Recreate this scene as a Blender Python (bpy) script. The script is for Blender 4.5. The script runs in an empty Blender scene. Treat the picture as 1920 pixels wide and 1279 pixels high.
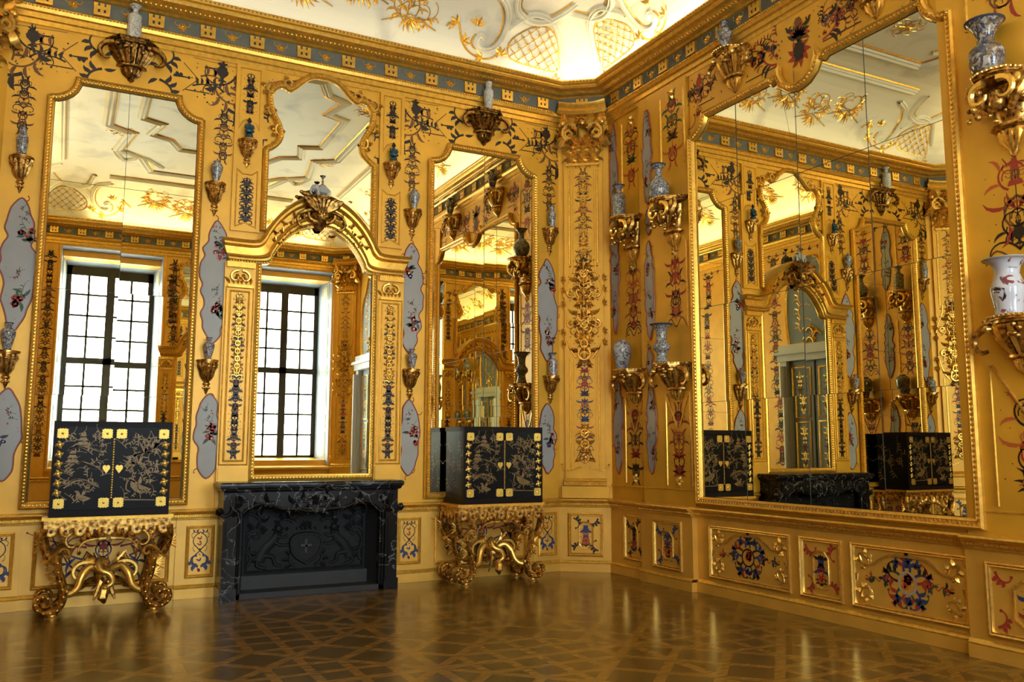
import bpy, math, random
from mathutils import Vector, Matrix
R=math.radians; PI=math.pi
rnd=random.Random(7)
C=bpy.context.scene.collection

# ------------------------------------------------------------------ materials
def mat(name, base, metal=0.0, rough=0.5, spec=0.5, coat=0.0, nz=0.0, scale=6.0, bump=0.0, bscale=60.0, c2=None, emit=None):
    m=bpy.data.materials.new(name); m.use_nodes=True; nt=m.node_tree; b=nt.nodes['Principled BSDF']
    b.inputs['Base Color'].default_value=(*base,1); b.inputs['Metallic'].default_value=metal
    b.inputs['Roughness'].default_value=rough; b.inputs['Specular IOR Level'].default_value=spec
    b.inputs['Coat Weight'].default_value=coat
    if nz>0 or bump>0:
        tc=nt.nodes.new('ShaderNodeTexCoord')
    if nz>0:
        n=nt.nodes.new('ShaderNodeTexNoise'); n.inputs['Scale'].default_value=scale; n.inputs['Detail'].default_value=5
        nt.links.new(tc.outputs['Object'],n.inputs['Vector'])
        r=nt.nodes.new('ShaderNodeValToRGB'); r.color_ramp.elements[0].position=.35; r.color_ramp.elements[1].position=.7
        d=c2 if c2 else tuple(c*(1-nz) for c in base)
        r.color_ramp.elements[0].color=(*d,1); r.color_ramp.elements[1].color=(*base,1)
        nt.links.new(n.outputs['Fac'],r.inputs['Fac']); nt.links.new(r.outputs['Color'],b.inputs['Base Color'])
    if bump>0:
        n2=nt.nodes.new('ShaderNodeTexNoise'); n2.inputs['Scale'].default_value=bscale; n2.inputs['Detail'].default_value=3
        nt.links.new(tc.outputs['Object'],n2.inputs['Vector'])
        bp=nt.nodes.new('ShaderNodeBump'); bp.inputs['Strength'].default_value=bump; bp.inputs['Distance'].default_value=.01
        nt.links.new(n2.outputs['Fac'],bp.inputs['Height']); nt.links.new(bp.outputs['Normal'],b.inputs['Normal'])
    return m
M={}
M['wall']=mat('gilded_wall',(.96,.50,.038),metal=.25,rough=.40,nz=.14,scale=3.5,bump=.05,bscale=9)
M['dado']=mat('gilded_dado',(.96,.53,.075),metal=.35,rough=.40,nz=.14,scale=4,bump=.05,bscale=10)
M['gold']=mat('bright_gilding',(1.0,.62,.13),metal=.78,rough=.27,nz=.3,scale=30)
M['mould']=mat('gilded_moulding',(.98,.56,.08),metal=.6,rough=.30,nz=.25,scale=22)
M['antique']=mat('antique_gilding',(.95,.56,.13),metal=.85,rough=.32,nz=.75,scale=30,c2=(.13,.05,.010))
M['antiqued']=mat('dark_antique_gilding',(.55,.29,.06),metal=.85,rough=.32,nz=.8,scale=30,c2=(.03,.014,.006))
M['dark']=mat('dark_paint',(.022,.010,.006),rough=.45)
M['brown']=mat('umber_paint',(.20,.075,.015),rough=.5)
M['red']=mat('red_paint',(.42,.045,.02),rough=.5)
M['brownred']=mat('rim_red',(.30,.045,.02),rough=.4)
M['rim']=mat('slate_blue_glaze',(.055,.065,.09),rough=.2)
M['orange']=mat('vermilion_paint',(.62,.13,.03),rough=.5)
M['blue']=mat('blue_paint',(.035,.055,.17),rough=.5)
M['green']=mat('green_paint',(.045,.10,.04),rough=.5)
M['teal']=mat('teal_glaze',(.02,.10,.14),rough=.15,nz=.5,scale=20)
M['pink']=mat('pink_paint',(.60,.25,.22),rough=.5)
M['white']=mat('white_paint',(.72,.70,.62),rough=.5)
M['porc']=mat('porcelain_glaze',(.45,.45,.42),rough=.18,nz=.10,scale=5)
M['frieze']=mat('frieze_blue_grey',(.17,.175,.14),rough=.6,nz=.2,scale=10)
M['lacquer']=mat('black_lacquer',(.005,.005,.006),rough=.36,spec=.12,coat=.0,nz=.4,scale=6)
M['lacwood']=mat('dark_wood_edge',(.012,.007,.006),rough=.45,spec=.12)
M['lacgold']=mat('lacquer_gold_paint',(.30,.18,.055),metal=.2,rough=.4,nz=.5,scale=60)
M['brass']=mat('gilt_brass',(.66,.44,.09),metal=.8,rough=.38,nz=.2,scale=50)
M['iron']=mat('cast_iron',(.016,.016,.017),metal=.0,spec=.15,rough=.5,nz=.4,scale=14,bump=.2,bscale=50)
M['soot']=mat('sooty_lining',(.012,.012,.014),rough=.7)
M['slate']=mat('grey_hearth_stone',(.020,.020,.021),rough=.55,nz=.3,scale=9)
M['jamb']=mat('window_reveal_paint',(.26,.30,.38),rough=.45,nz=.1,scale=3)
M['cream']=mat('cream_panel_paint',(.62,.56,.38),rough=.45)
M['winframe']=mat('dark_window_wood',(.012,.009,.009),rough=.35)
M['doorwhite']=mat('white_door_surround',(.70,.72,.76),rough=.3)
M['doorgrey']=mat('grey_blue_door_paint',(.22,.27,.33),rough=.4)
M['moon']=mat('grey_white_ceramic',(.55,.55,.52),rough=.22,nz=.2,scale=18)
M['seam']=mat('mirror_seam',(.05,.045,.03),rough=.5)
for k_,cw_ in (('wall',.25),('dado',.45)):
    b_=M[k_].node_tree.nodes['Principled BSDF']; b_.inputs['Coat Weight'].default_value=cw_; b_.inputs['Coat Roughness'].default_value=.38
def mirror_mat():
    m=mat('old_mirror_glass',(.92,.87,.62),metal=1,rough=.0)
    b=m.node_tree.nodes['Principled BSDF']; b.inputs['Roughness'].default_value=.004
    return m
M['mirror']=mirror_mat()
def marble():
    m=mat('black_veined_marble',(.012,.012,.013),rough=.24,spec=.22); nt=m.node_tree; b=nt.nodes['Principled BSDF']
    tc=nt.nodes.new('ShaderNodeTexCoord'); n=nt.nodes.new('ShaderNodeTexNoise'); n.inputs['Scale'].default_value=3.2; n.inputs['Detail'].default_value=9; n.inputs['Distortion'].default_value=1.6
    nt.links.new(tc.outputs['Object'],n.inputs['Vector'])
    r=nt.nodes.new('ShaderNodeValToRGB'); e=r.color_ramp.elements
    e[0].position=.485; e[0].color=(.006,.006,.006,1); e[1].position=.515; e[1].color=(.008,.008,.009,1)
    x=e.new(.50); x.color=(.20,.20,.19,1)
    nt.links.new(n.outputs['Fac'],r.inputs['Fac']); nt.links.new(r.outputs['Color'],b.inputs['Base Color'])
    return m
M['marble']=marble()
def vase_mat(name, ground, cols, scale=22, amount=.5):
    m=mat(name,ground,rough=.14,coat=.4); nt=m.node_tree; b=nt.nodes['Principled BSDF']
    tc=nt.nodes.new('ShaderNodeTexCoord'); last=None
    for i,c in enumerate(cols):
        n=nt.nodes.new('ShaderNodeTexNoise'); n.inputs['Scale'].default_value=scale*(1+.3*i); n.inputs['Detail'].default_value=2.5; n.inputs['Distortion'].default_value=1.5
        mp=nt.nodes.new('ShaderNodeMapping'); mp.inputs['Location'].default_value=(i*3.7,i*1.9,i*5.1)
        nt.links.new(tc.outputs['Object'],mp.inputs['Vector']); nt.links.new(mp.outputs['Vector'],n.inputs['Vector'])
        r=nt.nodes.new('ShaderNodeValToRGB'); r.color_ramp.elements[0].position=amount+.05; r.color_ramp.elements[1].position=amount+.09
        nt.links.new(n.outputs['Fac'],r.inputs['Fac'])
        x=nt.nodes.new('ShaderNodeMixRGB'); nt.links.new(r.outputs['Color'],x.inputs['Fac'])
        if last: nt.links.new(last.outputs['Color'],x.inputs['Color1'])
        else: x.inputs['Color1'].default_value=(*ground,1)
        x.inputs['Color2'].default_value=(*c,1); last=x
    nt.links.new(last.outputs['Color'],b.inputs['Base Color'])
    return m
M['bw']=vase_mat('blue_white_porcelain',(.55,.54,.49),[(.05,.055,.085),(.15,.15,.15)],scale=38,amount=.46)
M['imari']=vase_mat('imari_porcelain',(.55,.53,.50),[(.28,.07,.04),(.05,.06,.11)],scale=40,amount=.47)
M['pale']=vase_mat('pale_sprigged_porcelain',(.62,.62,.56),[(.30,.16,.15),(.25,.28,.22)],scale=40,amount=.53)
M['jarp']=vase_mat('flowered_porcelain',(.58,.56,.54),[(.30,.12,.20),(.05,.14,.10),(.03,.03,.05)],scale=24,amount=.52)
M['darkv']=vase_mat('dark_imari_porcelain',(.06,.07,.11),[(.45,.42,.36),(.22,.15,.08)],scale=16,amount=.46)
M['branch']=vase_mat('branch_painted_porcelain',(.66,.67,.72),[(.02,.02,.025),(.25,.05,.05)],scale=7,amount=.54)
def floor_mat():
    m=bpy.data.materials.new('parquet'); m.use_nodes=True; nt=m.node_tree; b=nt.nodes['Principled BSDF']; N=nt.nodes.new; Lk=nt.links.new
    tc=N('ShaderNodeTexCoord'); sp=N('ShaderNodeSeparateXYZ'); Lk(tc.outputs['Object'],sp.inputs[0])
    def mth(op,a,b_=None,c=None):
        n=N('ShaderNodeMath'); n.operation=op
        for i,v in enumerate((a,b_,c)):
            if v is None: continue
            if isinstance(v,(int,float)): n.inputs[i].default_value=v
            else: Lk(v,n.inputs[i])
        return n.outputs[0]
    X=mth('SUBTRACT',sp.outputs[0],2.45); Y=mth('SUBTRACT',sp.outputs[1],5.85); T=1.63
    def saw(v,per,width):   # 1 inside a stripe centred at multiples of per
        f=mth('ABSOLUTE',mth('SUBTRACT',mth('FRACT',mth('ADD',mth('DIVIDE',v,per),.5)),.5))
        return mth('LESS_THAN',f,width/per/2)
    frame=mth('MAXIMUM',saw(X,T,.085),saw(Y,T,.085))
    U=mth('MULTIPLY',mth('ADD',X,Y),.70711); V=mth('MULTIPLY',mth('SUBTRACT',X,Y),.70711); D=T*.70711
    big=mth('MAXIMUM',saw(U,D,.075),saw(V,D,.075))
    # lattice: strips at 45 deg in half the squares, strips along the walls in the others
    lat=mth('MAXIMUM',saw(U,D/3,.075),saw(V,D/3,.075))
    lat2=mth('MAXIMUM',saw(X,T/6,.07),saw(Y,T/6,.07))
    pu=mth('FLOOR',mth('DIVIDE',U,D)); pv=mth('FLOOR',mth('DIVIDE',V,D))
    par=mth('MODULO',mth('ABSOLUTE',mth('ADD',pu,pv)),2)
    l=mth('ADD',mth('MULTIPLY',lat,par),mth('MULTIPLY',lat2,mth('SUBTRACT',1,par)))
    light=mth('MINIMUM',mth('MAXIMUM',mth('MAXIMUM',frame,big),l),1)
    # grain
    mp=N('ShaderNodeMapping'); mp.inputs['Scale'].default_value=(3,26,1); mp.inputs['Rotation'].default_value=(0,0,R(45)); Lk(tc.outputs['Object'],mp.inputs['Vector'])
    g=N('ShaderNodeTexNoise'); g.inputs['Scale'].default_value=2.2; g.inputs['Detail'].default_value=7; Lk(mp.outputs[0],g.inputs['Vector'])
    cr1=N('ShaderNodeValToRGB'); cr1.color_ramp.elements[0].color=(.070,.038,.008,1); cr1.color_ramp.elements[1].color=(.15,.082,.016,1)
    cr2=N('ShaderNodeValToRGB'); cr2.color_ramp.elements[0].color=(.18,.085,.012,1); cr2.color_ramp.elements[1].color=(.34,.16,.022,1)
    for c in (cr1,cr2):
        c.color_ramp.elements[0].position=.3; c.color_ramp.elements[1].position=.72; Lk(g.outputs['Fac'],c.inputs['Fac'])
    mx=N('ShaderNodeMixRGB'); Lk(light,mx.inputs['Fac']); Lk(cr1.outputs[0],mx.inputs['Color1']); Lk(cr2.outputs[0],mx.inputs['Color2'])
    Lk(mx.outputs[0],b.inputs['Base Color'])
    n=N('ShaderNodeTexNoise'); n.inputs['Scale'].default_value=4; Lk(tc.outputs['Object'],n.inputs['Vector'])
    rr=N('ShaderNodeMapRange'); rr.inputs['To Min'].default_value=.14; rr.inputs['To Max'].default_value=.26; Lk(n.outputs['Fac'],rr.inputs['Value']); Lk(rr.outputs[0],b.inputs['Roughness'])
    bp=N('ShaderNodeBump'); bp.inputs['Strength'].default_value=.08; bp.inputs['Distance'].default_value=.006; Lk(g.outputs['Fac'],bp.inputs['Height']); Lk(bp.outputs[0],b.inputs['Normal'])
    b.inputs['Specular IOR Level'].default_value=.55
    return m
M['floor']=floor_mat()
def stucco():
    m=mat('ivory_stucco',(.80,.77,.62),rough=.55); nt=m.node_tree; b=nt.nodes['Principled BSDF']
    tc=nt.nodes.new('ShaderNodeTexCoord'); n=nt.nodes.new('ShaderNodeTexNoise'); n.inputs['Scale'].default_value=1.1; n.inputs['Detail'].default_value=8; n.inputs['Distortion'].default_value=.8
    nt.links.new(tc.outputs['Object'],n.inputs['Vector'])
    r=nt.nodes.new('ShaderNodeValToRGB'); e=r.color_ramp.elements; e[0].position=.30; e[0].color=(.55,.53,.44,1); e[1].position=.47; e[1].color=(.80,.77,.62,1)
    nt.links.new(n.outputs['Fac'],r.inputs['Fac']); nt.links.new(r.outputs['Color'],b.inputs['Base Color'])
    return m
M['stucco']=stucco()
def glassmat():
    m=bpy.data.materials.new('window_glass'); m.use_nodes=True; nt=m.node_tree; nt.nodes.clear()
    o=nt.nodes.new('ShaderNodeOutputMaterial'); t=nt.nodes.new('ShaderNodeBsdfTransparent'); t.inputs[0].default_value=(.93,.97,.98,1)
    g=nt.nodes.new('ShaderNodeBsdfGlossy'); g.inputs['Roughness'].default_value=.02; x=nt.nodes.new('ShaderNodeMixShader'); x.inputs[0].default_value=.06
    nt.links.new(t.outputs[0],x.inputs[1]); nt.links.new(g.outputs[0],x.inputs[2]); nt.links.new(x.outputs[0],o.inputs[0]); return m
M['glass']=glassmat()

# ------------------------------------------------------------------ mesh builder
class MB:
    def __init__(s): s.v=[]; s.f=[]; s.m=[]; s.ms=[]
    def mi(s,m):
        if m not in s.ms: s.ms.append(m)
        return s.ms.index(m)
    def add(s,vs,fs,m):
        o=len(s.v); s.v+= [tuple(v) for v in vs]; k=s.mi(m)
        for f in fs: s.f.append(tuple(i+o for i in f)); s.m.append(k)
    def build(s,name,parent=None,smooth=40,matrix=None):
        me=bpy.data.meshes.new(name); me.from_pydata(s.v,[],s.f)
        for m in s.ms: me.materials.append(M[m])
        me.polygons.foreach_set('material_index',s.m)
        if smooth:
            me.polygons.foreach_set('use_smooth',[True]*len(s.f))
        me.update()
        if smooth: me.set_sharp_from_angle(angle=R(smooth))
        o=bpy.data.objects.new(name,me); C.objects.link(o)
        if parent: o.parent=parent
        return o
def grid(mb,rows,m,closed=False,cap=False):
    n=len(rows[0]); vs=[p for r in rows for p in r]; fs=[]
    for i in range(len(rows)-1):
        for j in range(n if closed else n-1):
            a=i*n+j; b=i*n+(j+1)%n; fs.append((a,b,b+n,a+n))
    if cap and closed: fs.append(tuple(range(n))[::-1]); fs.append(tuple(range((len(rows)-1)*n,len(rows)*n)))
    mb.add(vs,fs,m)
def box(mb,a,b,m):
    x0,y0,z0=a; x1,y1,z1=b
    mb.add([(x0,y0,z0),(x1,y0,z0),(x1,y1,z0),(x0,y1,z0),(x0,y0,z1),(x1,y0,z1),(x1,y1,z1),(x0,y1,z1)],
           [(0,3,2,1),(4,5,6,7),(0,1,5,4),(1,2,6,5),(2,3,7,6),(3,0,4,7)],m)
def lathe(mb,prof,c,m,seg=16,a0=0,a1=2*PI,sq=1.0):
    full=abs(a1-a0-2*PI)<1e-6; k=seg if full else seg+1; rows=[]
    for r,z in prof:
        rows.append([(c[0]+r*math.cos(a0+(a1-a0)*i/seg),c[1]+sq*r*math.sin(a0+(a1-a0)*i/seg),c[2]+z) for i in range(k)])
    grid(mb,rows,m,closed=full)
    if full: mb.add(rows[0],[tuple(range(k))[::-1]],m); mb.add(rows[-1],[tuple(range(k))],m)
def blob(mb,c,r,m,u=8,v=5,rot=None):
    rows=[]
    if not hasattr(r,'__len__'): r=(r,r,r)
    vs=[];fs=[]
    for j in range(1,v):
        t=PI*j/v
        for i in range(u):
            a=2*PI*i/u; vs.append(Vector((r[0]*math.sin(t)*math.cos(a),r[1]*math.sin(t)*math.sin(a),r[2]*math.cos(t))))
    vs.append(Vector((0,0,r[2]))); vs.append(Vector((0,0,-r[2]))); T=len(vs)-2; B=T+1
    for j in range(v-2):
        for i in range(u): a=j*u+i; b=j*u+(i+1)%u; fs.append((a,a+u,b+u,b))
    for i in range(u): fs.append((T,i,(i+1)%u)); fs.append((B,(v-2)*u+(i+1)%u,(v-2)*u+i))
    if rot is not None: vs=[rot@p for p in vs]
    mb.add([p+Vector(c) for p in vs],fs,m)
def tube(mb,pts,rad,m,seg=6,flat=1.0,fdir=None):
    n=len(pts); P=[Vector(p) for p in pts]; rows=[]
    if not hasattr(rad,'__len__'): rad=[rad]*n
    up=Vector(fdir) if fdir else Vector((0,1,0)); 
    for i in range(n):
        t=(P[min(i+1,n-1)]-P[max(i-1,0)]); t=t.normalized() if t.length>1e-9 else Vector((0,0,1))
        u=up.cross(t); 
        if u.length<1e-3: u=Vector((1,0,0)).cross(t)
        if u.length<1e-3: u=Vector((0,0,1)).cross(t)
        u.normalize(); w=t.cross(u).normalized()
        rows.append([tuple(P[i]+u*(rad[i]*math.cos(2*PI*k/seg))+w*(rad[i]*flat*math.sin(2*PI*k/seg))) for k in range(seg)])
    grid(mb,rows,m,closed=True,cap=True)
class Fr:
    """wall frame: s along the wall, z up, n out of the wall"""
    def __init__(s,o,sd,nd): s.o=Vector(o); s.sd=Vector((*sd,0)).normalized(); s.nd=Vector((*nd,0)).normalized()
    def P(s,a,z,n=0): return tuple(s.o+s.sd*a+s.nd*n+Vector((0,0,z)))
def fbox(mb,F,s0,s1,z0,z1,n0,n1,m):
    q=[F.P(s0,z0,n0),F.P(s1,z0,n0),F.P(s1,z0,n1),F.P(s0,z0,n1),F.P(s0,z1,n0),F.P(s1,z1,n0),F.P(s1,z1,n1),F.P(s0,z1,n1)]
    mb.add(q,[(0,3,2,1),(4,5,6,7),(0,1,5,4),(1,2,6,5),(2,3,7,6),(3,0,4,7)],m)
def spline(pts,k=6,closed=False):
    out=[];n=len(pts); P=pts
    g=lambda i:P[i%n] if closed else P[max(0,min(n-1,i))]
    for i in range(n if closed else n-1):
        a,b,c,d=g(i-1),g(i),g(i+1),g(i+2)
        for j in range(k):
            t=j/k; out.append(tuple(.5*((2*b[q])+(-a[q]+c[q])*t+(2*a[q]-5*b[q]+4*c[q]-d[q])*t*t+(-a[q]+3*b[q]-3*c[q]+d[q])*t**3) for q in range(len(b))))
    if not closed: out.append(tuple(P[-1]))
    return out
def mirror_path(h,c=0.0):
    """h: half outline from the axis outwards -> full open path left to right about c"""
    return [(c-x,z) for x,z in h[::-1] if x>1e-6]+[(c+x,z) for x,z in h]
def sweep(mb,F,path,prof,m,closed=False,base=0.0,scale=None,limit=2.2):
    """prof: list of (t,n): t lateral (left of the walking direction), n height"""
    n=len(path); rows=[]
    for i in range(n):
        p=path[i]; a=path[i-1] if (i>0 or closed) else None; b=path[(i+1)%n] if (i<n-1 or closed) else None
        def nrm(u,v):
            dx,dz=v[0]-u[0],v[1]-u[1]; l=math.hypot(dx,dz) or 1e-9; return (-dz/l,dx/l)
        if a is None: nx,nz=nrm(p,b)
        elif b is None: nx,nz=nrm(a,p)
        else:
            n1=nrm(a,p); n2=nrm(p,b); nx,nz=n1[0]+n2[0],n1[1]+n2[1]; l=math.hypot(nx,nz)
            if l<1e-3: nx,nz=n2
            else:
                nx/=l; nz/=l; c=nx*n1[0]+nz*n1[1]; k=min(limit,1/max(c,.2)); nx*=k; nz*=k
        sc=scale[i] if scale else 1
        rows.append([F.P(p[0]+nx*t*sc,p[1]+nz*t*sc,base+h*sc) for t,h in prof])
    if closed: rows.append(rows[0])
    grid(mb,rows,m)
def stroke(mb,F,pts,w0,w1,m,n=.002,h=0.0):
    """a tapering brush line (h=0) or a carved ridge (h>0)"""
    k=len(pts); sc=[w0+(w1-w0)*i/(k-1) for i in range(k)]
    if h<=0: sweep(mb,F,pts,[(-.5,0),(.5,0)],m,base=n,scale=sc)
    else:
        hh=h/max(w0,1e-4)
        sweep(mb,F,pts,[(-.5,0),(-.25,hh*.8),(.25,hh*.8),(.5,0)],m,base=n-.001,scale=sc)
def curl_pts(x,z,a,L,k0,k1,n=12):
    p=[(x,z)]; ds=L/n
    for i in range(n):
        s=(i+.5)/n; a+=(k0+(k1-k0)*s)*ds; x+=math.cos(a)*ds; z+=math.sin(a)*ds; p.append((x,z))
    return p
def leaf(mb,F,x,z,a,l,w,m,n=.002,h=0.0,bend=.5):
    p=curl_pts(x,z,a,l,bend/l,bend/l*2,4); pr=[.15,.9,1,.6,.05]
    if h<=0: sweep(mb,F,p,[(-.5,0),(.5,0)],m,base=n,scale=[w*q for q in pr])
    else: sweep(mb,F,p,[(-.5,0),(0,h/w),(.5,0)],m,base=n-.001,scale=[w*q for q in pr])
def dot(mb,F,x,z,r,m,n=.002,h=0.0,k=6):
    vs=[F.P(x+r*math.cos(2*PI*i/k),z+r*math.sin(2*PI*i/k),n) for i in range(k)]+[F.P(x,z,n+h)]
    mb.add(vs,[(i,(i+1)%k,k) for i in range(k)],m)
def poly(mb,F,pts,m,n=.0):
    mb.add([F.P(x,z,n) for x,z in pts],[tuple(range(len(pts)))],m)
def slab(mb,F,pts,m,n0,n1):
    k=len(pts); vs=[F.P(x,z,n0) for x,z in pts]+[F.P(x,z,n1) for x,z in pts]
    mb.add(vs,[tuple(range(k,2*k))]+[tuple(range(k))[::-1]]+[(i,(i+1)%k,(i+1)%k+k,i+k) for i in range(k)],m)
WS=1.0
def curl(mb,F,x,z,a,L,k0,k1,w,m,n=.002,h=0.0,leaves=0,lm=None,ln=.35):
    w=w*WS
    p=curl_pts(x,z,a,L,k0,k1,12); stroke(mb,F,p,w,w*.35,m,n,h); e=p[-1]; dot(mb,F,e[0],e[1],w*.62,m,n+.0004,h,5)
    sg=1 if k0+k1>0 else -1
    for j in range(leaves):
        i=int(2+j*7/max(1,leaves)); q=p[i]; q2=p[i+1]; an=math.atan2(q2[1]-q[1],q2[0]-q[0])
        leaf(mb,F,q[0],q[1],an-sg*.75,L*ln*(1-.12*j),w*1.5,lm or m,n+.0003,h,bend=-sg*.9)
    return p
def beads(mb,F,path,sp,r,m,n,closed=False):
    P=list(path)+([path[0]] if closed else []); acc=0; pos=sp/2
    for a,b in zip(P[:-1],P[1:]):
        l=math.hypot(b[0]-a[0],b[1]-a[1])
        while pos<=acc+l and l>0:
            t=(pos-acc)/l; x=a[0]+(b[0]-a[0])*t; z=a[1]+(b[1]-a[1])*t
            vs=[F.P(x+r*math.cos(q*PI/2+PI/4)*1.1,z+r*math.sin(q*PI/2+PI/4)*1.1,n) for q in range(4)]+[F.P(x+r*.6*math.cos(q*PI/2+PI/4),z+r*.6*math.sin(q*PI/2+PI/4),n+r) for q in range(4)]
            mb.add(vs,[(0,1,5,4),(1,2,6,5),(2,3,7,6),(3,0,4,7),(4,5,6,7)],m); pos+=sp
        acc+=l
def rect(s0,s1,z0,z1): return [(s0,z0),(s1,z0),(s1,z1),(s0,z1)]
HR=[(-.5,0),(-.42,.5),(-.15,.62),(.1,.35),(.3,.45),(.5,0)]
def frame_mould(mb,F,path,w,m,n=0.0,closed=True,hs=1.0):
    sweep(mb,F,path,[(t*w,h*w*hs) for t,h in HR],m,closed=closed,base=n)
def line(mb,F,path,w,m,n=.0015,closed=False):
    sweep(mb,F,path,[(-w/2,0),(w/2,0)],m,closed=closed,base=n)

# ---- painted / carved motifs
def flower(mb,F,x,z,r,m,m2,n=.003,petals=5):
    for i in range(petals):
        a=2*PI*i/petals+rnd.random(); dot(mb,F,x+r*.55*math.cos(a),z+r*.55*math.sin(a),r*.5,m,n,0,6)
    dot(mb,F,x,z,r*.33,m2,n+.001,0,6)
def figure(mb,F,x,z,h,m1,m2,n=.002,sg=1):
    """a small grotesque dancing figure on a plinth"""
    poly(mb,F,[(x-h*.22,z),(x+h*.22,z),(x+h*.17,z+h*.14),(x-h*.17,z+h*.14)],m1,n)
    stroke(mb,F,[(x-h*.07,z+h*.14),(x-h*.10,z+h*.32),(x-h*.03,z+h*.48)],h*.06,h*.09,m2,n)
    stroke(mb,F,[(x+h*.10,z+h*.14),(x+h*.08,z+h*.32),(x+h*.02,z+h*.48)],h*.06,h*.09,m2,n)
    poly(mb,F,[(x-h*.12,z+h*.42),(x+h*.12,z+h*.42),(x+h*.07,z+h*.74),(x-h*.07,z+h*.74)],m1,n+.0004)
    dot(mb,F,x,z+h*.83,h*.075,m2,n); poly(mb,F,[(x-h*.13,z+h*.88),(x+h*.13,z+h*.88),(x+h*.02,z+h*1.02)],m1,n+.0004)
    stroke(mb,F,[(x,z+h*.68),(x+sg*h*.2,z+h*.60),(x+sg*h*.32,z+h*.8)],h*.07,h*.03,m1,n)
    stroke(mb,F,[(x,z+h*.68),(x-sg*h*.18,z+h*.52),(x-sg*h*.27,z+h*.42)],h*.07,h*.03,m1,n)
def urn(mb,F,x,z,h,m,n=.002,hh=0):
    pr=[(.22,0),(.22,.06),(.07,.14),(.07,.22),(.30,.45),(.33,.62),(.18,.78),(.25,.86)]
    pts=[(x-a*h,z+b*h) for a,b in pr][::-1]+[(x+a*h,z+b*h) for a,b in pr]
    poly(mb,F,pts,m,n)
    for k in (-1,0,1): leaf(mb,F,x,z+h*.84,PI/2-k*.6,h*.35,h*.1,m,n,hh)
def bird(mb,F,x,z,h,m,n=.002,sg=1):
    p=[(0,0),(.35,.12),(.6,.4),(.62,.7),(.8,.86),(.62,.92),(.45,.85),(.35,.6),(.1,.5),(-.5,.25)]
    poly(mb,F,[(x+sg*a*h,z+b*h) for a,b in p],m,n)
    stroke(mb,F,[(x+sg*.1*h,z+.05*h),(x+sg*.05*h,z-.25*h)],h*.05,h*.04,m,n); leaf(mb,F,x+sg*.2*h,z+.5*h,PI/2+sg*.6,h*.5,h*.2,m,n)
def arabesque(mb,F,xc,z0,z1,hw,mm,n=.002,h=0.0,w=.016,seed=1,fig=None,dens=1.0,acc=None):
    """symmetric candelabra ornament filling a vertical strip"""
    r=random.Random(seed); z=z0; i=0; mains=list(mm); acc=acc or mains
    stroke(mb,F,[(xc,z0),(xc,(z0+z1)/2),(xc,z1)],w*.45,w*.45,mains[0],n,h)
    while z<z1-hw*.6:
        m=mains[i%len(mains)] if r.random()<.75 else r.choice(mains); a=r.choice(acc); kind=r.choice([0,1,2,3]) if not fig or i%4!=2 else 4
        st=hw*r.uniform(.95,1.3)/dens; st=min(st,max(z1-z,hw*.5)); k=1/hw
        for sg in (-1,1):
            def cu(x,zz,ang,L,k0,k1,ww,mt,lv=0,lm=None):
                an=ang if sg>0 else PI-ang
                return curl(mb,F,xc+sg*x,zz,an,L,sg*k0,sg*k1,ww,mt,n,h,lv,lm)
            if kind==0:
                cu(0,z,.25,hw*2.3,1.2*k,5.2*k,w*1.1,m,2,a); cu(0,z+st*.55,PI/2-.5,hw*.9,-1.5*k,-6*k,w*.8,m,1,a)
            elif kind==1:
                cu(0,z+st*.75,-.3,hw*2.2,-1.1*k,-5.4*k,w*1.1,m,2,a); leaf(mb,F,xc,z+st*.3,PI/2-sg*.9,hw*.6,w*2,a,n,h,bend=sg*.5)
            elif kind==2:
                cu(0,z+.05*st,.9,hw*1.5,-.6*k,-4.8*k,w,m,1,a); cu(hw*.15,z+st*.5,.2,hw*1.3,2.0*k,5*k,w*.9,a,1,m)
            elif kind==3:
                for q in range(3): leaf(mb,F,xc,z+st*.25,PI/2-sg*(.35+.5*q),hw*(.75-.1*q),w*1.9,m if q%2 else a,n,h,bend=-sg*.5)
                cu(hw*.1,z+st*.75,-.1,hw*1.3,2.4*k,5.2*k,w*.9,m,0)
            else:
                cu(hw*.2,z,.3,hw*1.6,1.8*k,5*k,w,m,2,a)
            cu(hw*.35,z+st*.30,1.2,hw*.8,3*k,12*k,w*.55,m,0); cu(hw*.30,z+st*.80,-1.0,hw*.75,-3*k,-12*k,w*.55,a,0)
            dot(mb,F,xc+sg*hw*.82,z+st*.5,w*.42,a,n,h,5); dot(mb,F,xc+sg*hw*.6,z+st*.95,w*.35,m,n,h,5)
        if kind==4: figure(mb,F,xc,z+st*.1,min(st*1.1,hw*1.4),r.choice(acc),r.choice(mains),n+.001,r.choice((-1,1)))
        elif r.random()<.5: urn(mb,F,xc,z+st*.2,hw*.55,a,n+.0006,h)
        else: dot(mb,F,xc,z+st*.55,w*.9,a,n+.0006,h,7)
        z+=st; i+=1
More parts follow.
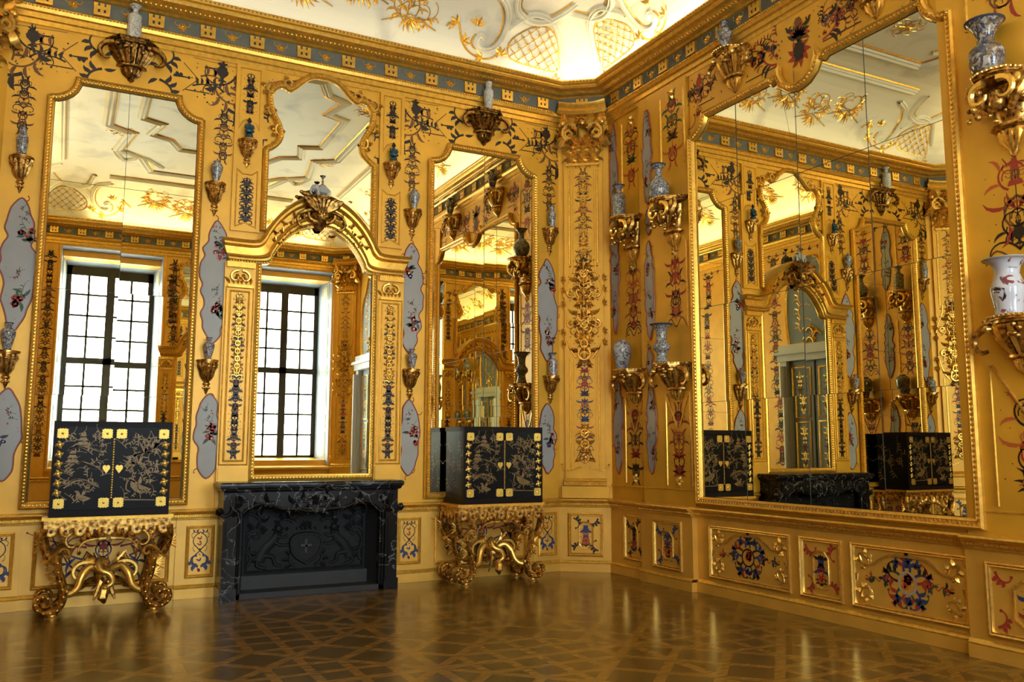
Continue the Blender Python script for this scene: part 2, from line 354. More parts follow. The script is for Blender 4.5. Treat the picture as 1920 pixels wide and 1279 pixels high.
def vine(mb,F,x0,x1,zf,amp,mm,n=.002,h=0.0,w=.016,seed=1,step=.17):
    """running vine; zf(x) gives the centre line"""
    r=random.Random(seed); x=x0; i=0; sg=1 if x1>x0 else -1; pts=[]
    k=24
    for j in range(k+1):
        t=x0+(x1-x0)*j/k; pts.append((t,zf(t)+amp*.25*math.sin(j*.9)))
    stroke(mb,F,pts,w*.7,w*.5,mm[0],n,h)
    cnt=max(1,int(abs(x1-x0)/step))
    for j in range(cnt):
        t=x0+(x1-x0)*(j+.3)/cnt; z=zf(t); u=1 if j%2 else -1; m=r.choice(mm)
        an=u*.7 if sg>0 else PI-u*.7
        curl(mb,F,t,z,an,amp*2.3,-sg*u*.8/amp,-sg*u*5.2/amp,w,m,n,h,2,r.choice(mm))
        leaf(mb,F,t,z,(-u*.9 if sg>0 else PI+u*.9),amp*.9,w*2.2,r.choice(mm),n,h,bend=u*.6)
        for q in range(2): dot(mb,F,t+sg*r.uniform(0,.1),z+r.uniform(-amp,amp),w*.4,r.choice(mm),n,h,5)
def bouquet(mb,F,x,z,r,n=.006,seed=1,dk=True):
    q=random.Random(seed)
    for i in range(9): 
        a=q.uniform(0,2*PI); leaf(mb,F,x+q.uniform(-.3,.3)*r,z+q.uniform(-.5,.5)*r,a,r*q.uniform(.5,.9),r*.28,q.choice(['green','green','dark']),n,0,q.uniform(-.6,.6))
    for i in range(5):
        flower(mb,F,x+q.uniform(-.55,.55)*r,z+q.uniform(-.8,.8)*r,r*q.uniform(.2,.38),q.choice(['red','pink','orange','blue','red']),q.choice(['orange','red','white']),n+.001)
    curl(mb,F,x,z+r*.5,PI/2+q.uniform(-.4,.4),r*1.2,1/r,-2/r,r*.05,'green',n,0,2)

# ------------------------------------------------------------------ object helpers
def tag(o,label=None,cat=None,group=None,kind=None):
    if label: o['label']=label
    if cat: o['category']=cat
    if group: o['group']=group
    if kind: o['kind']=kind
    return o
def empty(name,loc,rz=0):
    o=bpy.data.objects.new(name,None); C.objects.link(o); o.location=loc; o.rotation_euler=(0,0,rz); o.empty_display_size=.1; return o
KIDS={}
def copy_tree(o,parent=None):
    c=o.copy(); C.objects.link(c); 
    if parent: c.parent=parent
    for ch in list(o.children): copy_tree(ch,c)
    return c
def struct(mb,name,**k): return tag(mb.build(name,**k),kind='structure')

# ------------------------------------------------------------------ room plan
YA=9.673; XB=6.25; YC=-1.2; XD=-1.23; XC=2.51
FA=Fr((0,YA,0),(1,0),(0,-1)); FB=Fr((XB,0,0),(0,1),(-1,0)); FCw=Fr((0,YC,0),(1,0),(0,1)); FD=Fr((XD,0,0),(0,1),(1,0))
c0=Vector((5.715,YA)); c1=Vector((XB,9.265)); CL=(c1-c0).length
t_=(c1-c0).normalized(); FK=Fr((5.715,YA,0),t_,(t_.y,-t_.x))
tl=Vector((-.54,-.408)).normalized(); FKL=Fr((-.695,YA,0),tl,(-tl.y,tl.x))           # left far corner, s runs towards the camera side
t3=Vector((.535,.408)).normalized(); FKC=Fr((5.715,-1.2,0),t3,(-t3.y,t3.x))             # corner beside the windows, right
t4=Vector((-.54,.408)).normalized(); FKD=Fr((-.695,-1.2,0),t4,(t4.y,-t4.x))
OCT=[(-.695,YA),(5.715,YA),(XB,9.265),(XB,-.792),(5.715,YC),(-.695,YC),(XD,-.792),(XD,9.265)]
def inset(d):
    n=len(OCT); out=[]
    for i in range(n):
        a=Vector(OCT[i-1]); p=Vector(OCT[i]); b=Vector(OCT[(i+1)%n])
        d1=(p-a).normalized(); d2=(b-p).normalized(); n1=Vector((d1.y,-d1.x)); n2=Vector((d2.y,-d2.x)) # clockwise plan: inward = right side
        m=(n1+n2).normalized(); out.append(p+m*(d/m.dot(n1)))
    if d>.80:   # the short corner sides have run out: both of their ends meet in the corner of the plain rectangle
        for i,j,x,y in ((1,2,XB-d,YA-d),(3,4,XB-d,YC+d),(5,6,XD+d,YC+d),(7,0,XD+d,YA-d)): out[i]=Vector((x,y)); out[j]=Vector((x,y))
    return out
def ring(mb,prof,mats):
    for (a,b),m in zip(zip(prof[:-1],prof[1:]),mats):
        A=inset(a[0]); B=inset(b[0]); n=len(A)
        mb.add([(p.x,p.y,a[1]) for p in A]+[(p.x,p.y,b[1]) for p in B],[(i,(i+1)%n,(i+1)%n+n,i+n) for i in range(n)],m)

# ---- floor and ceiling
mb=MB(); box(mb,(-1.6,-2.4,-.1),(6.6,10.0,0),'floor'); struct(mb,'floor',smooth=0)
COVE0=.10; CN=1.2; CZ=.85; ZC0=6.40
def cove_nz(u): return COVE0+CN*(1-math.cos(u*PI/2)), ZC0+CZ*math.sin(u*PI/2)
mb=MB()
prof=[(-.12,6.36),(.10,6.36)]+[cove_nz(i/14) for i in range(15)]
ring(mb,prof,['stucco']*(len(prof)-1))
top=inset(COVE0+CN); mb.add([(p.x,p.y,ZC0+CZ) for p in top]+[(2.51,4.24,ZC0+CZ)],[(i,(i+1)%8,8) for i in range(8)],'stucco')
ring(mb,[(-.2,6.36),(-.2,7.5)],['stucco']); q=inset(-.2); mb.add([(p.x,p.y,7.5) for p in q],[tuple(range(8))],'stucco')
class CoveFr:
    """s along wall, v = position up the cove 0..1 (scaled), n off the surface"""
    def __init__(s,F): s.F=F
    def P(s,a,v,n=0):
        t=v/1.5; nn,z=cove_nz(t); th=t*PI/2
        # outward normal of the concave cove: towards the room
        return s.F.P(a,z-n*math.sin(th),nn+n*max(math.cos(th),.0))
CA=CoveFr(FA); CB=CoveFr(FB); CCc=CoveFr(FCw); CD=CoveFr(FD)
class FlatFr:
    def P(s,x,y,n=0): return (x,y,ZC0+CZ-n)
FF=FlatFr()
def U(pts): return [(a,u*1.5) for a,u in pts]
def stucco_mould(mbx,F,pts,w=.07,closed=False,gold=True):
    sweep(mbx,F,pts,[(-w,0),(-w*.8,.03),(-w*.3,.045),(w*.1,.02),(w*.5,.035),(w,0)],'stucco',closed=closed)
    if gold: sweep(mbx,F,pts,[(w*.95,.0),(w*1.15,.022),(w*1.35,0)],'gold',closed=closed)
def trellis(mbx,F,out,gap=.15):
    xs=[p[0] for p in out]; zs=[p[1] for p in out]
    def inside(x,z):
        r=False; n=len(out)
        for i in range(n):
            a,b=out[i],out[i-1]
            if (a[1]>z)!=(b[1]>z) and x<(b[0]-a[0])*(z-a[1])/(b[1]-a[1]+1e-12)+a[0]: r=not r
        return r
    x0,x1,z0,z1=min(xs),max(xs),min(zs),max(zs)
    for sg in (1,-1):
        c=-3.0
        while c<3.0:
            run=[]
            for i in range(60):
                x=x0+(x1-x0)*i/59; z=(z0+z1)/2+sg*(x-(x0+x1)/2)+c
                if inside(x,z): run.append((x,z))
                elif len(run)>1: stroke(mbx,F,[run[0],run[-1]],.010,.010,'gold',.004,.006); run=[]
                else: run=[]
            if len(run)>1: stroke(mbx,F,[run[0],run[-1]],.010,.010,'gold',.004,.006)
            c+=gap
    i=0
    gx=gap/2
    for a in range(-30,31):
        for b in range(-30,31):
            x=(x0+x1)/2+a*gx; z=(z0+z1)/2+b*gx
            if (a+b)%2==0 and inside(x,z): 
                for q in range(4): leaf(mbx,F,x,z,q*PI/2+PI/4,.028,.018,'gold',.010,.006)
    line(mbx,F,out,.02,'gold',.008,closed=True)
def cove_corner(mbx,F,s,sg):
    """ornament of a cove next to a corner at s; sg=+1 when the corner lies at larger s"""
    X=lambda d:s-sg*d
    L=lambda pts:[(X(d),u*1.5) for d,u in pts]
    def o(pts): return pts if sg>0 else pts[::-1]
    stucco_mould(mbx,F,o(spline(L([(1.02,.80),(.95,.62),(.86,.54),(.66,.50),(.48,.52),(.36,.58),(.22,.72),(.2,.9)]),4)),.05)
    stucco_mould(mbx,F,o(spline(L([(.92,.40),(.83,.47),(.66,.56),(.42,.55),(.24,.47),(.02,.27)]),4)),.04,gold=False)
    trellis(mbx,F,spline(L([(.80,.15),(.86,.28),(.72,.40),(.52,.48),(.33,.47),(.18,.38),(.10,.25),(.09,.13),(.45,.12)]),3,closed=True))
    # big C scroll
    cs=L([(1.35,.66),(1.12,.60),(.98,.48),(.97,.32),(1.08,.20),(1.24,.17),(1.32,.22),(1.28,.29),(1.2,.26)])
    stucco_mould(mbx,F,o(spline(cs,5)),.045,gold=False)
    sweep(mbx,F,[(a-.06*sg,b-.01) for a,b in spline(cs,5)],[(-.014,0),(0,.02),(.014,0)],'gold')
    tubep=L([(1.75,.30),(1.62,.36),(1.55,.28),(1.5,.2),(1.38,.12),(1.2,.09),(1.05,.12),(.98,.18),(1.0,.13)])
    sweep(mbx,F,spline(tubep,4),[(-.016,0),(0,.022),(.016,0)],'gold')
    for d,u,a in ((1.62,.33,2.4),(1.5,.2,.6),(1.35,.36,1.2),(1.2,.1,3.0),(.95,.16,1.0)):
        for j in range(4): leaf(mbx,F,X(d),u*1.5,a+j*.7-1,.13,.045,'gold',.006,.015)
    # little corner volutes
    for d,a in ((.08,1.9),(.03,1.2)):
        curl(mbx,F,X(d),.10,a if sg<0 else PI-a,.42,sg*2,sg*14,.03,'stucco',.004,.02)
    curl(mbx,F,X(.05),.05,PI/2,.20,sg*9,sg*30,.018,'gold',.01,.012,2)
def cove_cluster(mbx,F,s,u,seed,sc=1.0):
    r=random.Random(seed)
    for sg in (-1,1):
        for j in range(4):
            a=r.uniform(-.4,1.3); an=a if sg>0 else PI-a
            curl(mbx,F,s+sg*.03*j,u*1.5+r.uniform(-.1,.12),an,.42*sc,sg*r.uniform(2,5),sg*r.uniform(8,15),.022,'gold',.004,.015,3)
    for j in range(7): leaf(mbx,F,s,u*1.5,-PI/2+(j-3)*.35,.22*sc,.035,'gold',.005,.012)
    stroke(mbx,F,[(s-.35*sc,u*1.5-.12),(s,u*1.5+.03),(s+.35*sc,u*1.5-.10)],.018,.018,'gold',.004,.012)
for F,s0,s1 in ((CA,-.695,5.715),(CB,-.79,9.265),(CCc,-.695,5.715),(CD,-.79,9.265)):
    cove_corner(mb,F,s1,1); cove_corner(mb,F,s0,-1)
    L_=s1-s0; k=4 if L_<8 else 6
    for i in range(k):
        c=s0+1.9+(L_-3.8)*(i+.5)/k; cove_cluster(mb,F,c,.30 if i%2 else .42,int(c*10)+3,1.0)
    line(mb,F,[(s0+1.0,1.5*.05),(s1-1.0,1.5*.05)],.012,'gold',.004)
    # long stucco moulding at the head of the cove
    stucco_mould(mb,F,[(s0+1.3,1.5*.80),(s1-1.3,1.5*.80)],.06)
# ceiling field: lobed frame with angular returns
def lob(cx,cy,hx,hy,k):
    a=[(hx,0),(hx,hy*.35),(hx-k,hy*.42),(hx-k*.6,hy*.70),(hx-k*1.6,hy*.78),(hx-k*2.2,hy),(0,hy)]
    q=[(x,y) for x,y in a]; full=q+[(-x,y) for x,y in q[::-1][1:]]+[(-x,-y) for x,y in q[1:]]+[(x,-y) for x,y in q[::-1][1:-1]]
    return [(cx+x,cy+y) for x,y in full]
stucco_mould(mb,FF,lob(XC,4.24,2.1,3.9,.4),.09,closed=True)
stucco_mould(mb,FF,lob(XC,4.24,1.6,2.2,.35),.07,closed=True)
for sx in (-1,1):
    for sy in (-1,1):
        stucco_mould(mb,FF,spline([(XC+sx*1.0,4.24+sy*3.5),(XC+sx*1.4,4.24+sy*3.0),(XC+sx*1.7,4.24+sy*3.3),(XC+sx*1.9,4.24+sy*2.7)],5),.05)
for cx,cy in ((XC,7.4),(XC,1.1),(XC,4.24),(XC+1.85,5.6),(XC-1.85,5.6),(XC+1.85,2.6),(XC-1.85,2.6)):
    for j in range(8):
        curl(mb,FF,cx,cy,j*PI/4,.34,4,10,.018,'gold',.003,.012,2)
struct(mb,'ceiling',smooth=35)

# ---- entablature
mb=MB()
prof=[(0,5.84),(.025,5.84),(.025,5.89),(.045,5.90),(.045,5.955),(.07,5.965),(.085,6.0),(.085,6.02),(.05,6.045),(.05,6.20),(.08,6.205),(.10,6.225),(.16,6.235),(.19,6.265),(.26,6.275),(.275,6.30),(.275,6.315),(.30,6.325),(.315,6.35),(.30,6.375),(.09,6.38)]
mats=['mould']*8+['frieze']+['mould']*11
ring(mb,prof,mats)
for F,s0,s1 in ((FA,-.6,5.62),(FB,-.7,9.15),(FCw,-.6,5.62),(FD,-.7,9.15),(FK,.08,CL-.08),(FKC,.08,CL-.08)):
    beads(mb,F,[(s0,6.008),(s1,6.008)],.034,.013,'mould',.086)
    beads(mb,F,[(s0+.25,6.35),(s1-.2,6.35)] if F in(FA,FB,FCw,FD) else [(s0+.1,6.35),(s1-.1,6.35)],.045,.014,'gold',.310)
    beads(mb,F,[(s0+.2,6.25),(s1-.2,6.25)],.05,.018,'gold',.165)
for F in (FK,FKL,FKC,FKD):
    a,b=CL/2-.27,CL/2+.27
    for z0,z1,n in ((6.05,6.215,.085),): fbox(mb,F,a-(n-.075),b+(n-.075),z0,z1,0,n,'frieze' if z0==6.05 else 'mould')
    for sg in (-1,1):
        for q in range(5): leaf(mb,F,CL/2+sg*.21,6.06,PI/2+(q-2)*.5,.12,.04,'gold',.086,.03)
cor=struct(mb,'trim_1',smooth=30)
# castles and rosettes of the frieze
def castle_mesh():
    m=MB(); F=Fr((0,0,0),(1,0),(0,-1)); 
    fbox(m,F,-.078,.078,0,.098,0,.03,'mould')
    for x in (-.060,.0,.060): fbox(m,F,x-.020,x+.020,.098,.132,0,.03,'mould')
    fbox(m,F,-.075,.075,-.004,.010,0,.036,'gold')
    for x in (-.028,.028):
        fbox(m,F,x-.011,x+.011,.030,.062,.028,.0315,'dark')
    return m
def rosette_mesh():
    m=MB(); F=Fr((0,0,0),(1,0),(0,-1))
    for j in range(8): leaf(m,F,0,.05,j*PI/4,.055,.03,'mould',.003,.016)
    blob(m,(0,-.018,.05),(.014,.012,.014),'gold',6,4)
    for sg in (-1,1): curl(m,F,sg*.03,.05,0 if sg>0 else PI,.09,sg*10,sg*40,.012,'mould',.003,.012)
    return m
c_o=None; r_o=None
def put(proto,F,s,z,n,parent,rz):
    o=proto.copy(); C.objects.link(o); o.parent=parent; o.location=F.P(s,z,n); o.rotation_euler=(0,0,rz); return o
c_o=castle_mesh().build('castle_relief',parent=cor); r_o=rosette_mesh().build('rosette_relief',parent=cor)
first=True
ANG={id(FA):0,id(FB):-PI/2,id(FCw):PI,id(FD):PI/2,id(FK):math.atan2(t_.y,t_.x)}
def rzof(F): return math.atan2(F.nd.x,-F.nd.y)
for F,s0,s1,n in ((FA,-.42,5.44,12),(FB,3.3,9.0,12),(FCw,-.42,5.44,12),(FD,3.3,9.0,12),(FK,CL/2,CL/2,1),(FKC,CL/2,CL/2,1)):
    for i in range(n):
        s=s0+(s1-s0)*i/max(1,n-1)
        if first: c_o.location=F.P(s,6.05,.05); first=False; c_o.rotation_euler=(0,0,rzof(F))
        else: put(c_o,F,s,6.05,.086 if n==1 else .05,cor,rzof(F))
        if n>1 and i<n-1:
            s+=(s1-s0)/(n-1)/2
            if i==0 and F is FA: r_o.location=F.P(s,6.07,.05)
            else: put(r_o,F,s,6.07,.05,cor,rzof(F))

# ------------------------------------------------------------------ wall sections with dado
DARKS=['dark','dark','dark','brown']; RICH=['dark','red','brown','orange','green']; BLUES=['blue','dark','blue','red']
def dado(mb,F,segs,rail=True):
    for s0,s1,n in segs:
        fbox(mb,F,s0,s1,.13,.80,-.02,n,'dado')
def dado_rail(mb,F,segs):
    for s0,s1,n in segs:
        P=[(.0,.795),(.018,.80),(.022,.82),(.035,.826),(.035,.850),(.05,.858),(.07,.872),(.078,.885),(.07,.90),(.0,.908)]
        e0,e1=s0,s1
        rows=[[F.P(e0 ,z,n+d) for d,z in P],[F.P(e1,z,n+d) for d,z in P]]
        grid(mb,rows,'mould')
        poly_=[F.P(e0,z,n+d) for d,z in P]; mb.add(poly_+[F.P(e0,.908,-.02),F.P(e0,.795,-.02)],[tuple(range(len(P)+2))],'mould')
        poly_=[F.P(e1,z,n+d) for d,z in P]; mb.add(poly_+[F.P(e1,.908,-.02),F.P(e1,.795,-.02)],[tuple(range(len(P)+2))],'mould')
        mb.add([F.P(e0,.908,n),F.P(e1,.908,n),F.P(e1,.908,-.02),F.P(e0,.908,-.02)],[(0,1,2,3)],'mould')
        beads(mb,F,[(s0+.01,.838),(s1-.01,.838)],.024,.011,'gold',n+.034)
def base_board(mb,F,segs):
    for s0,s1,n in segs:
        fbox(mb,F,s0,s1,.001,.10,-.02,n+.025,'dado')
        rows=[[F.P(s,z,n+d) for d,z in ((.0,.10),(.025,.10),(.028,.112),(.012,.13),(.0,.14))] for s in (s0,s1)]; grid(mb,rows,'mould')
SEGA=[(-.695,-.29,.05),(-.29,1.10,.03),(1.10,1.62,.05),(3.42,3.92,.05),(3.92,5.30,.03),(5.30,5.73,.05)]
SEGB=[(8.52,9.30,.05),(7.58,8.52,.10),(4.36,7.58,.03),(3.3,4.36,.10),(-.79,3.3,.05)]
SEGK=[(.0,CL,.06)]
SEGC=[(-.695,-.2,.05),(1.75,3.8,.05),(5.6,5.73,.05),(-.2,1.75,-.01),(3.8,5.6,-.01)]
SEGD=[(-.79,5.9,.05),(7.1,9.27,.05)]

# ---- wall_left (A)
W=MB(); fbox(W,FA,-.95,5.95,0,6.36,-.2,0,'wall'); dado(W,FA,SEGA)
def dado_panel(mb,F,s0,s1,z0,z1,n,seed,hwf=.62,mm=None,fill='cream'):
    frame_mould(mb,F,rect(s0,s1,z0,z1),.035,'mould',n)
    poly(mb,F,rect(s0+.02,s1-.02,z0+.02,z1-.02),'dado',n+.001)
    c=(s0+s1)/2; hw=(s1-s0)/2*hwf; H=z1-z0; Z=lambda t:z0+H*t
    for sg in (-1,1):
        stroke(mb,F,spline([(c,Z(.90)),(c+sg*hw*.75,Z(.80)),(c+sg*hw*.85,Z(.68)),(c+sg*hw*.35,Z(.58)),(c-sg*hw*.1,Z(.50)),(c-sg*hw*.85,Z(.38)),(c-sg*hw*.8,Z(.27)),(c-sg*hw*.3,Z(.24))],4),.009,.012,'dark',n+.003)
        an=lambda a:a if sg>0 else PI-a
        curl(mb,F,c+sg*hw*.15,Z(.20),an(0),.18,sg*8,sg*26,.026,'blue',n+.0035,0,2,'blue'); curl(mb,F,c+sg*.01,Z(.86),an(.8),.12,-sg*10,-sg*40,.010,'dark',n+.003,0,2)
        curl(mb,F,c+sg*hw*.6,Z(.5),an(.6),.07,sg*10,sg*40,.007,'dark',n+.003); 
        for t in (.30,.62,.74): leaf(mb,F,c,Z(t),PI/2-sg*.6,.045,.016,'blue' if t<.5 else 'red',n+.003)
        dot(mb,F,c+sg*hw*.8,Z(.12),.006,'red',n+.003); dot(mb,F,c+sg*hw*.5,Z(.93),.006,'red',n+.003)
    for t in (.13,.44,.55,.70): dot(mb,F,c,Z(t),.009,'red' if t<.5 else 'dark',n+.0035)
    leaf(mb,F,c,Z(.08),PI/2,.05,.03,'red',n+.0035)
for k,(a,b) in enumerate(((-.60,-.36),(1.215,1.465),(3.525,3.775),(5.38,5.62))): dado_panel(W,FA,a,b,.22,.72,.05,31)
for c in (.43,4.59):
    s0,s1,z0,z1,n=c-.60,c+.60,.20,.72,.03
    frame_mould(W,FA,rect(s0,s1,z0,z1),.04,'mould',n)
    arabesque(W,FA,c,.26,.70,.2,['dark','blue','red'],n+.002,0,.014,8)
    for sg in (-1,1):
        for j in range(3): curl(W,FA,c+sg*.15,.32+.12*j,(.2 if sg>0 else PI-.2),.55,sg*(2-j),sg*(9-4*j),.02,['dark','blue','red'][j],n+.002,0,3)
        bouquet(W,FA,c+sg*.42,.45,.1,n+.002,seed=4+sg)
# painted spandrels over the side mirrors
WS=1.5
for c in (.43,4.60):
    for sg in (-1,1):
        def T(x): return c+sg*x
        def AN(a): return a if sg>0 else PI-a
        # sprays beside the bracket
        for z,a0 in ((5.66,.25),(5.50,-.25)):
            curl(W,FA,T(.28),z,AN(a0),.34,sg*1.5*(1 if a0>0 else -1),sg*16*(1 if a0>0 else -1),.020,'dark',.002,0,3)
            leaf(W,FA,T(.26),z,AN(PI-a0),.12,.04,'dark',.002)
        curl(W,FA,T(.42),5.58,AN(0),.16,0,0,.02,'dark',.002,0,2)
        line(W,FA,[(T(.52),5.74),(T(.60),5.66),(T(.68),5.58),(T(.60),5.50),(T(.52),5.42)],.008,'dark')
        arab=['dark','dark','brown']
        # corner cluster: urn, bird, scrolls
        urn(W,FA,T(.93),5.60,.20,'dark',.003); bird(W,FA,T(.80),5.46,.12,'dark',.003,sg)
        curl(W,FA,T(1.12),5.80,AN(-1.8),.62,-sg*1,-sg*9,.018,'dark',.002,0,4,'brown')
        curl(W,FA,T(1.0),5.30,AN(-.6),.50,sg*2,sg*13,.026,'dark',.002,0,3)
        curl(W,FA,T(.86),5.50,AN(-1.2),.50,sg*3,sg*9,.016,'brown',.002,0,3)
        curl(W,FA,T(.70),5.62,AN(.5),.40,-sg*2,-sg*12,.014,'brown',.002,0,3)
        curl(W,FA,T(1.05),5.55,AN(.9),.36,-sg*3,-sg*14,.014,'dark',.002,0,3)
        curl(W,FA,T(.95),5.48,AN(2.2),.34,sg*3,sg*15,.014,'dark',.002,0,3); curl(W,FA,T(1.10),5.42,AN(1.9),.30,-sg*2,-sg*16,.013,'brown',.002,0,3)
        curl(W,FA,T(.78),5.74,AN(-.2),.30,sg*3,sg*15,.013,'dark',.002,0,3); curl(W,FA,T(.62),5.50,AN(.3),.28,sg*3,-sg*18,.013,'dark',.002,0,3)
        for q in range(44): dot(W,FA,T(rnd.uniform(.60,1.16)),rnd.uniform(5.32,5.80),rnd.uniform(.005,.012),rnd.choice(['dark','brown','red']),.002)
        arabesque(W,FA,T(.97),4.72,5.27,.11,['dark','brown'],.002,0,.0085,12,dens=1.15)
        line(W,FA,[(T(.55),5.44),(T(.80),5.44)],.012,'dark'); 
        line(W,FA,[(T(.62),5.82),(T(1.10),5.80),(T(1.17),5.74),(T(1.17),5.38),(T(1.10),5.28)],.006,'brown')
WS=1.25
# strips above the flanking pilasters, vine over the middle mirror
for sg in (-1,1):
    xc=XC+sg*.845
    for a,b,z0,z1 in ((xc-.155,xc+.155,3.92,5.84),): 
        slab(W,FA,rect(a,b,z0,z1),'wall',0,.035)
    FS=.036
    frame_mould(W,FA,[(xc-.11,5.10),(xc-.07,5.18),(xc,5.215),(xc+.07,5.18),(xc+.11,5.10),(xc+.11,5.80),(xc-.11,5.80)],.014,'mould',FS)
    arabesque(W,FA,xc,5.26,5.76,.085,['dark','dark','brown'],FS+.002,0,.013,21)
    frame_mould(W,FA,[(xc-.11,3.97),(xc,4.02),(xc+.11,3.97),(xc+.11,4.62),(xc+.05,4.57),(xc-.05,4.57),(xc-.11,4.62)],.014,'mould',FS)
    arabesque(W,FA,xc,4.02,4.54,.085,['dark'],FS+.002,0,.017,33)
    xg=XC+sg*1.16  # painted lozenge clusters beside the strips
    for j in range(5): leaf(W,FA,xg-sg*.01,5.80,j*1.25,.06,.03,'dark',.002)
    def AN(a): return a if sg>0 else PI-a
    # edge vines beside the ogee mirror
    for zz,a in ((5.38,2.0),(5.22,1.2),(5.02,-.4)): curl(W,FA,XC+sg*.63,zz,AN(a),.24,sg*4,sg*22,.014,'dark',.002,0,3)
    for q in range(14): dot(W,FA,XC+sg*rnd.uniform(.56,.67),rnd.uniform(4.95,5.78),.006,'dark',.002)
    vine(W,FA,XC+sg*.03,XC+sg*.60,lambda x:5.79-.12*(abs(x-XC)/.6)**2,.055,['dark','red','dark','brown'],.002,0,.014,5,.11)
line(W,FA,[(XC-.64,4.95),(XC-.66,4.2)],.006,'brown')
struct(W,'wall_left',smooth=30)

# ---- wall_right (B)
W=MB(); fbox(W,FB,-.95,9.5,0,6.36,-.2,0,'wall'); dado(W,FB,SEGB)
fbox(W,FB,7.58,8.52,.90,5.85,0,.05,'wall'); fbox(W,FB,3.3,4.36,.90,5.85,0,.05,'wall')
fbox(W,FB,4.16,7.55,.90,5.86,0,.02,'wall')
# narrow bay next to the corner
def bay(W,F,s0,s1,n,sc,seed,z=(1.2,2.05,2.95,3.80,4.98,5.68)):
    """painted and framed fields of a bracket bay"""
    hw=(s1-s0)/2; c=(s0+s1)/2
    arabesque(W,F,c,z[4]-.05,z[5],hw*.95,['red','brown','dark','orange'],n+.002,0,.016,seed,fig=True,dens=1.3,acc=['red','orange','green','dark'])
    arabesque(W,F,c,z[2]+.05,z[3],hw*.95,['dark','brown','red','orange'],n+.002,0,.015,seed+1,fig=True,dens=1.3,acc=['red','dark','orange'])
    arabesque(W,F,c,z[0],z[1],hw*.95,['dark','red','brown','green'],n+.002,0,.015,seed+2,fig=True,dens=1.3,acc=['red','orange','dark'])
    # gilt carved fruits
    for zz in (z[3]+.02,z[5]+.04,z[0]-.03): 
        for j in range(5): leaf(W,F,c,zz,j*1.26+.3,.07,.045,'gold',n+.003,.03)
    # mouldings: half rails, V shaped strips under the lower bracket
    stroke(W,F,[(s0,z[4]-.15),(s0,z[5]+.05)],.03,.03,'gold',n,.02); stroke(W,F,[(s1,z[4]-.15),(s1,z[5]+.05)],.03,.03,'mould',n,.02)
    stroke(W,F,[(s0,z[2]-.05),(s0,z[3]+.1)],.028,.028,'gold',n,.02); stroke(W,F,[(s0,z[0]-.08),(s0,z[1]+.12)],.03,.03,'gold',n,.02)
    stroke(W,F,[(s1,z[0]-.08),(s1,z[1]+.12)],.022,.022,'mould',n,.015)
    stroke(W,F,[(s0+.02,z[1]+.12),(c,z[1]-.32)],.02,.02,'mould',n,.018); stroke(W,F,[(s1-.02,z[1]+.12),(c,z[1]-.32)],.02,.02,'gold',n,.018)
    line(W,F,spline([(s0+.03,z[2]-.02),(s0+.12,z[2]+.08),(c,z[2]-.02),(s1-.12,z[2]+.08),(s1-.03,z[2]-.02)],4),.014,'brown',n+.002)
bay(W,FB,8.54,8.95,.0,1,41)
bay(W,FB,7.62,8.06,.05,1,51)
bay(W,FB,3.50,4.10,.05,1,62)
stroke(W,FB,[(9.2,1.08),(7.6,1.08)],.02,.02,'mould',.05,.01); stroke(W,FB,[(4.3,1.08),(3.3,1.08)],.02,.02,'mould',.05,.01)
# over the great mirror
for (xa,xb) in ((6.55,7.05),):
    pass
for sg in (-1,1):
    c=5.87
    T=lambda x:c+sg*x
    AN=lambda a:a if sg>0 else PI-a
    n=.022
    figure(W,FB,T(1.92 if sg>0 else 1.5),5.18 if sg>0 else 5.5,.42 if sg>0 else .2,'red','dark',n+.001,sg)
    vine(W,FB,T(.25),T(.72),lambda x:5.60,.085,['red','dark','brown','blue'],n,0,.018,9,.13)
    vine(W,FB,T(1.20),T(1.75),lambda x:5.60,.10,['dark','red','brown'],n,0,.018,19,.14)
    curl(W,FB,T(.30),5.42,AN(.1),.5,sg*2,sg*12,.02,'red',n,0,4,'dark'); curl(W,FB,T(1.7),5.50,AN(-.5),.6,-sg*3,-sg*12,.022,'brown',n,0,4)
    bird(W,FB,T(.42),5.62,.10,'dark',n+.001,sg); urn(W,FB,T(1.5),5.62,.16,'red',n+.001)
    line(W,FB,[(T(.30),5.40),(T(.75),5.40)],.012,'dark',n); line(W,FB,[(T(1.25),5.42),(T(1.52),5.42)],.012,'dark',n)
    q_=random.Random(90+sg)
    for x0_,x1_ in ((.28,.68),(1.20,1.62)):
        for j in range(9):
            x_=q_.uniform(x0_,x1_); z_=q_.uniform(5.46,5.74); curl(W,FB,T(x_),z_,AN(q_.uniform(-1.5,1.5)),q_.uniform(.18,.32),q_.choice((-1,1))*q_.uniform(2,5),q_.choice((-1,1))*q_.uniform(12,24),.010,q_.choice(['dark','red','brown','dark','orange']),n,0,3,q_.choice(['red','dark','brown']))
        for j in range(4): flower(W,FB,T(q_.uniform(x0_,x1_)),q_.uniform(5.48,5.74),.028,q_.choice(['red','dark','orange']),'dark',n+.001)
    arabesque(W,FB,T(1.52),4.55+.75,5.36,.10,['red','dark'],n,0,.010,7)
    for q in range(50): dot(W,FB,T(rnd.uniform(.2,1.7)),rnd.uniform(5.42,5.8),rnd.uniform(.005,.011),rnd.choice(['dark','red','brown']),n)
# medallion with a dark urn and red flowers
for j in range(9): leaf(W,FB,5.87,5.42,j*.7,.16,.06,'red',.024)
urn(W,FB,5.87,5.34,.22,'dark',.026); dot(W,FB,5.87,5.42,.07,'dark',.027)
for j in range(9): leaf(W,FB,5.87,5.58,PI*j/8,.16,.05,['dark','red','brown'][j%3],.025)
for j in (-1,1): bird(W,FB,5.87+.10*j,5.66,.09,'dark',.026,j)
dot(W,FB,5.87,5.74,.05,'brown',.026)
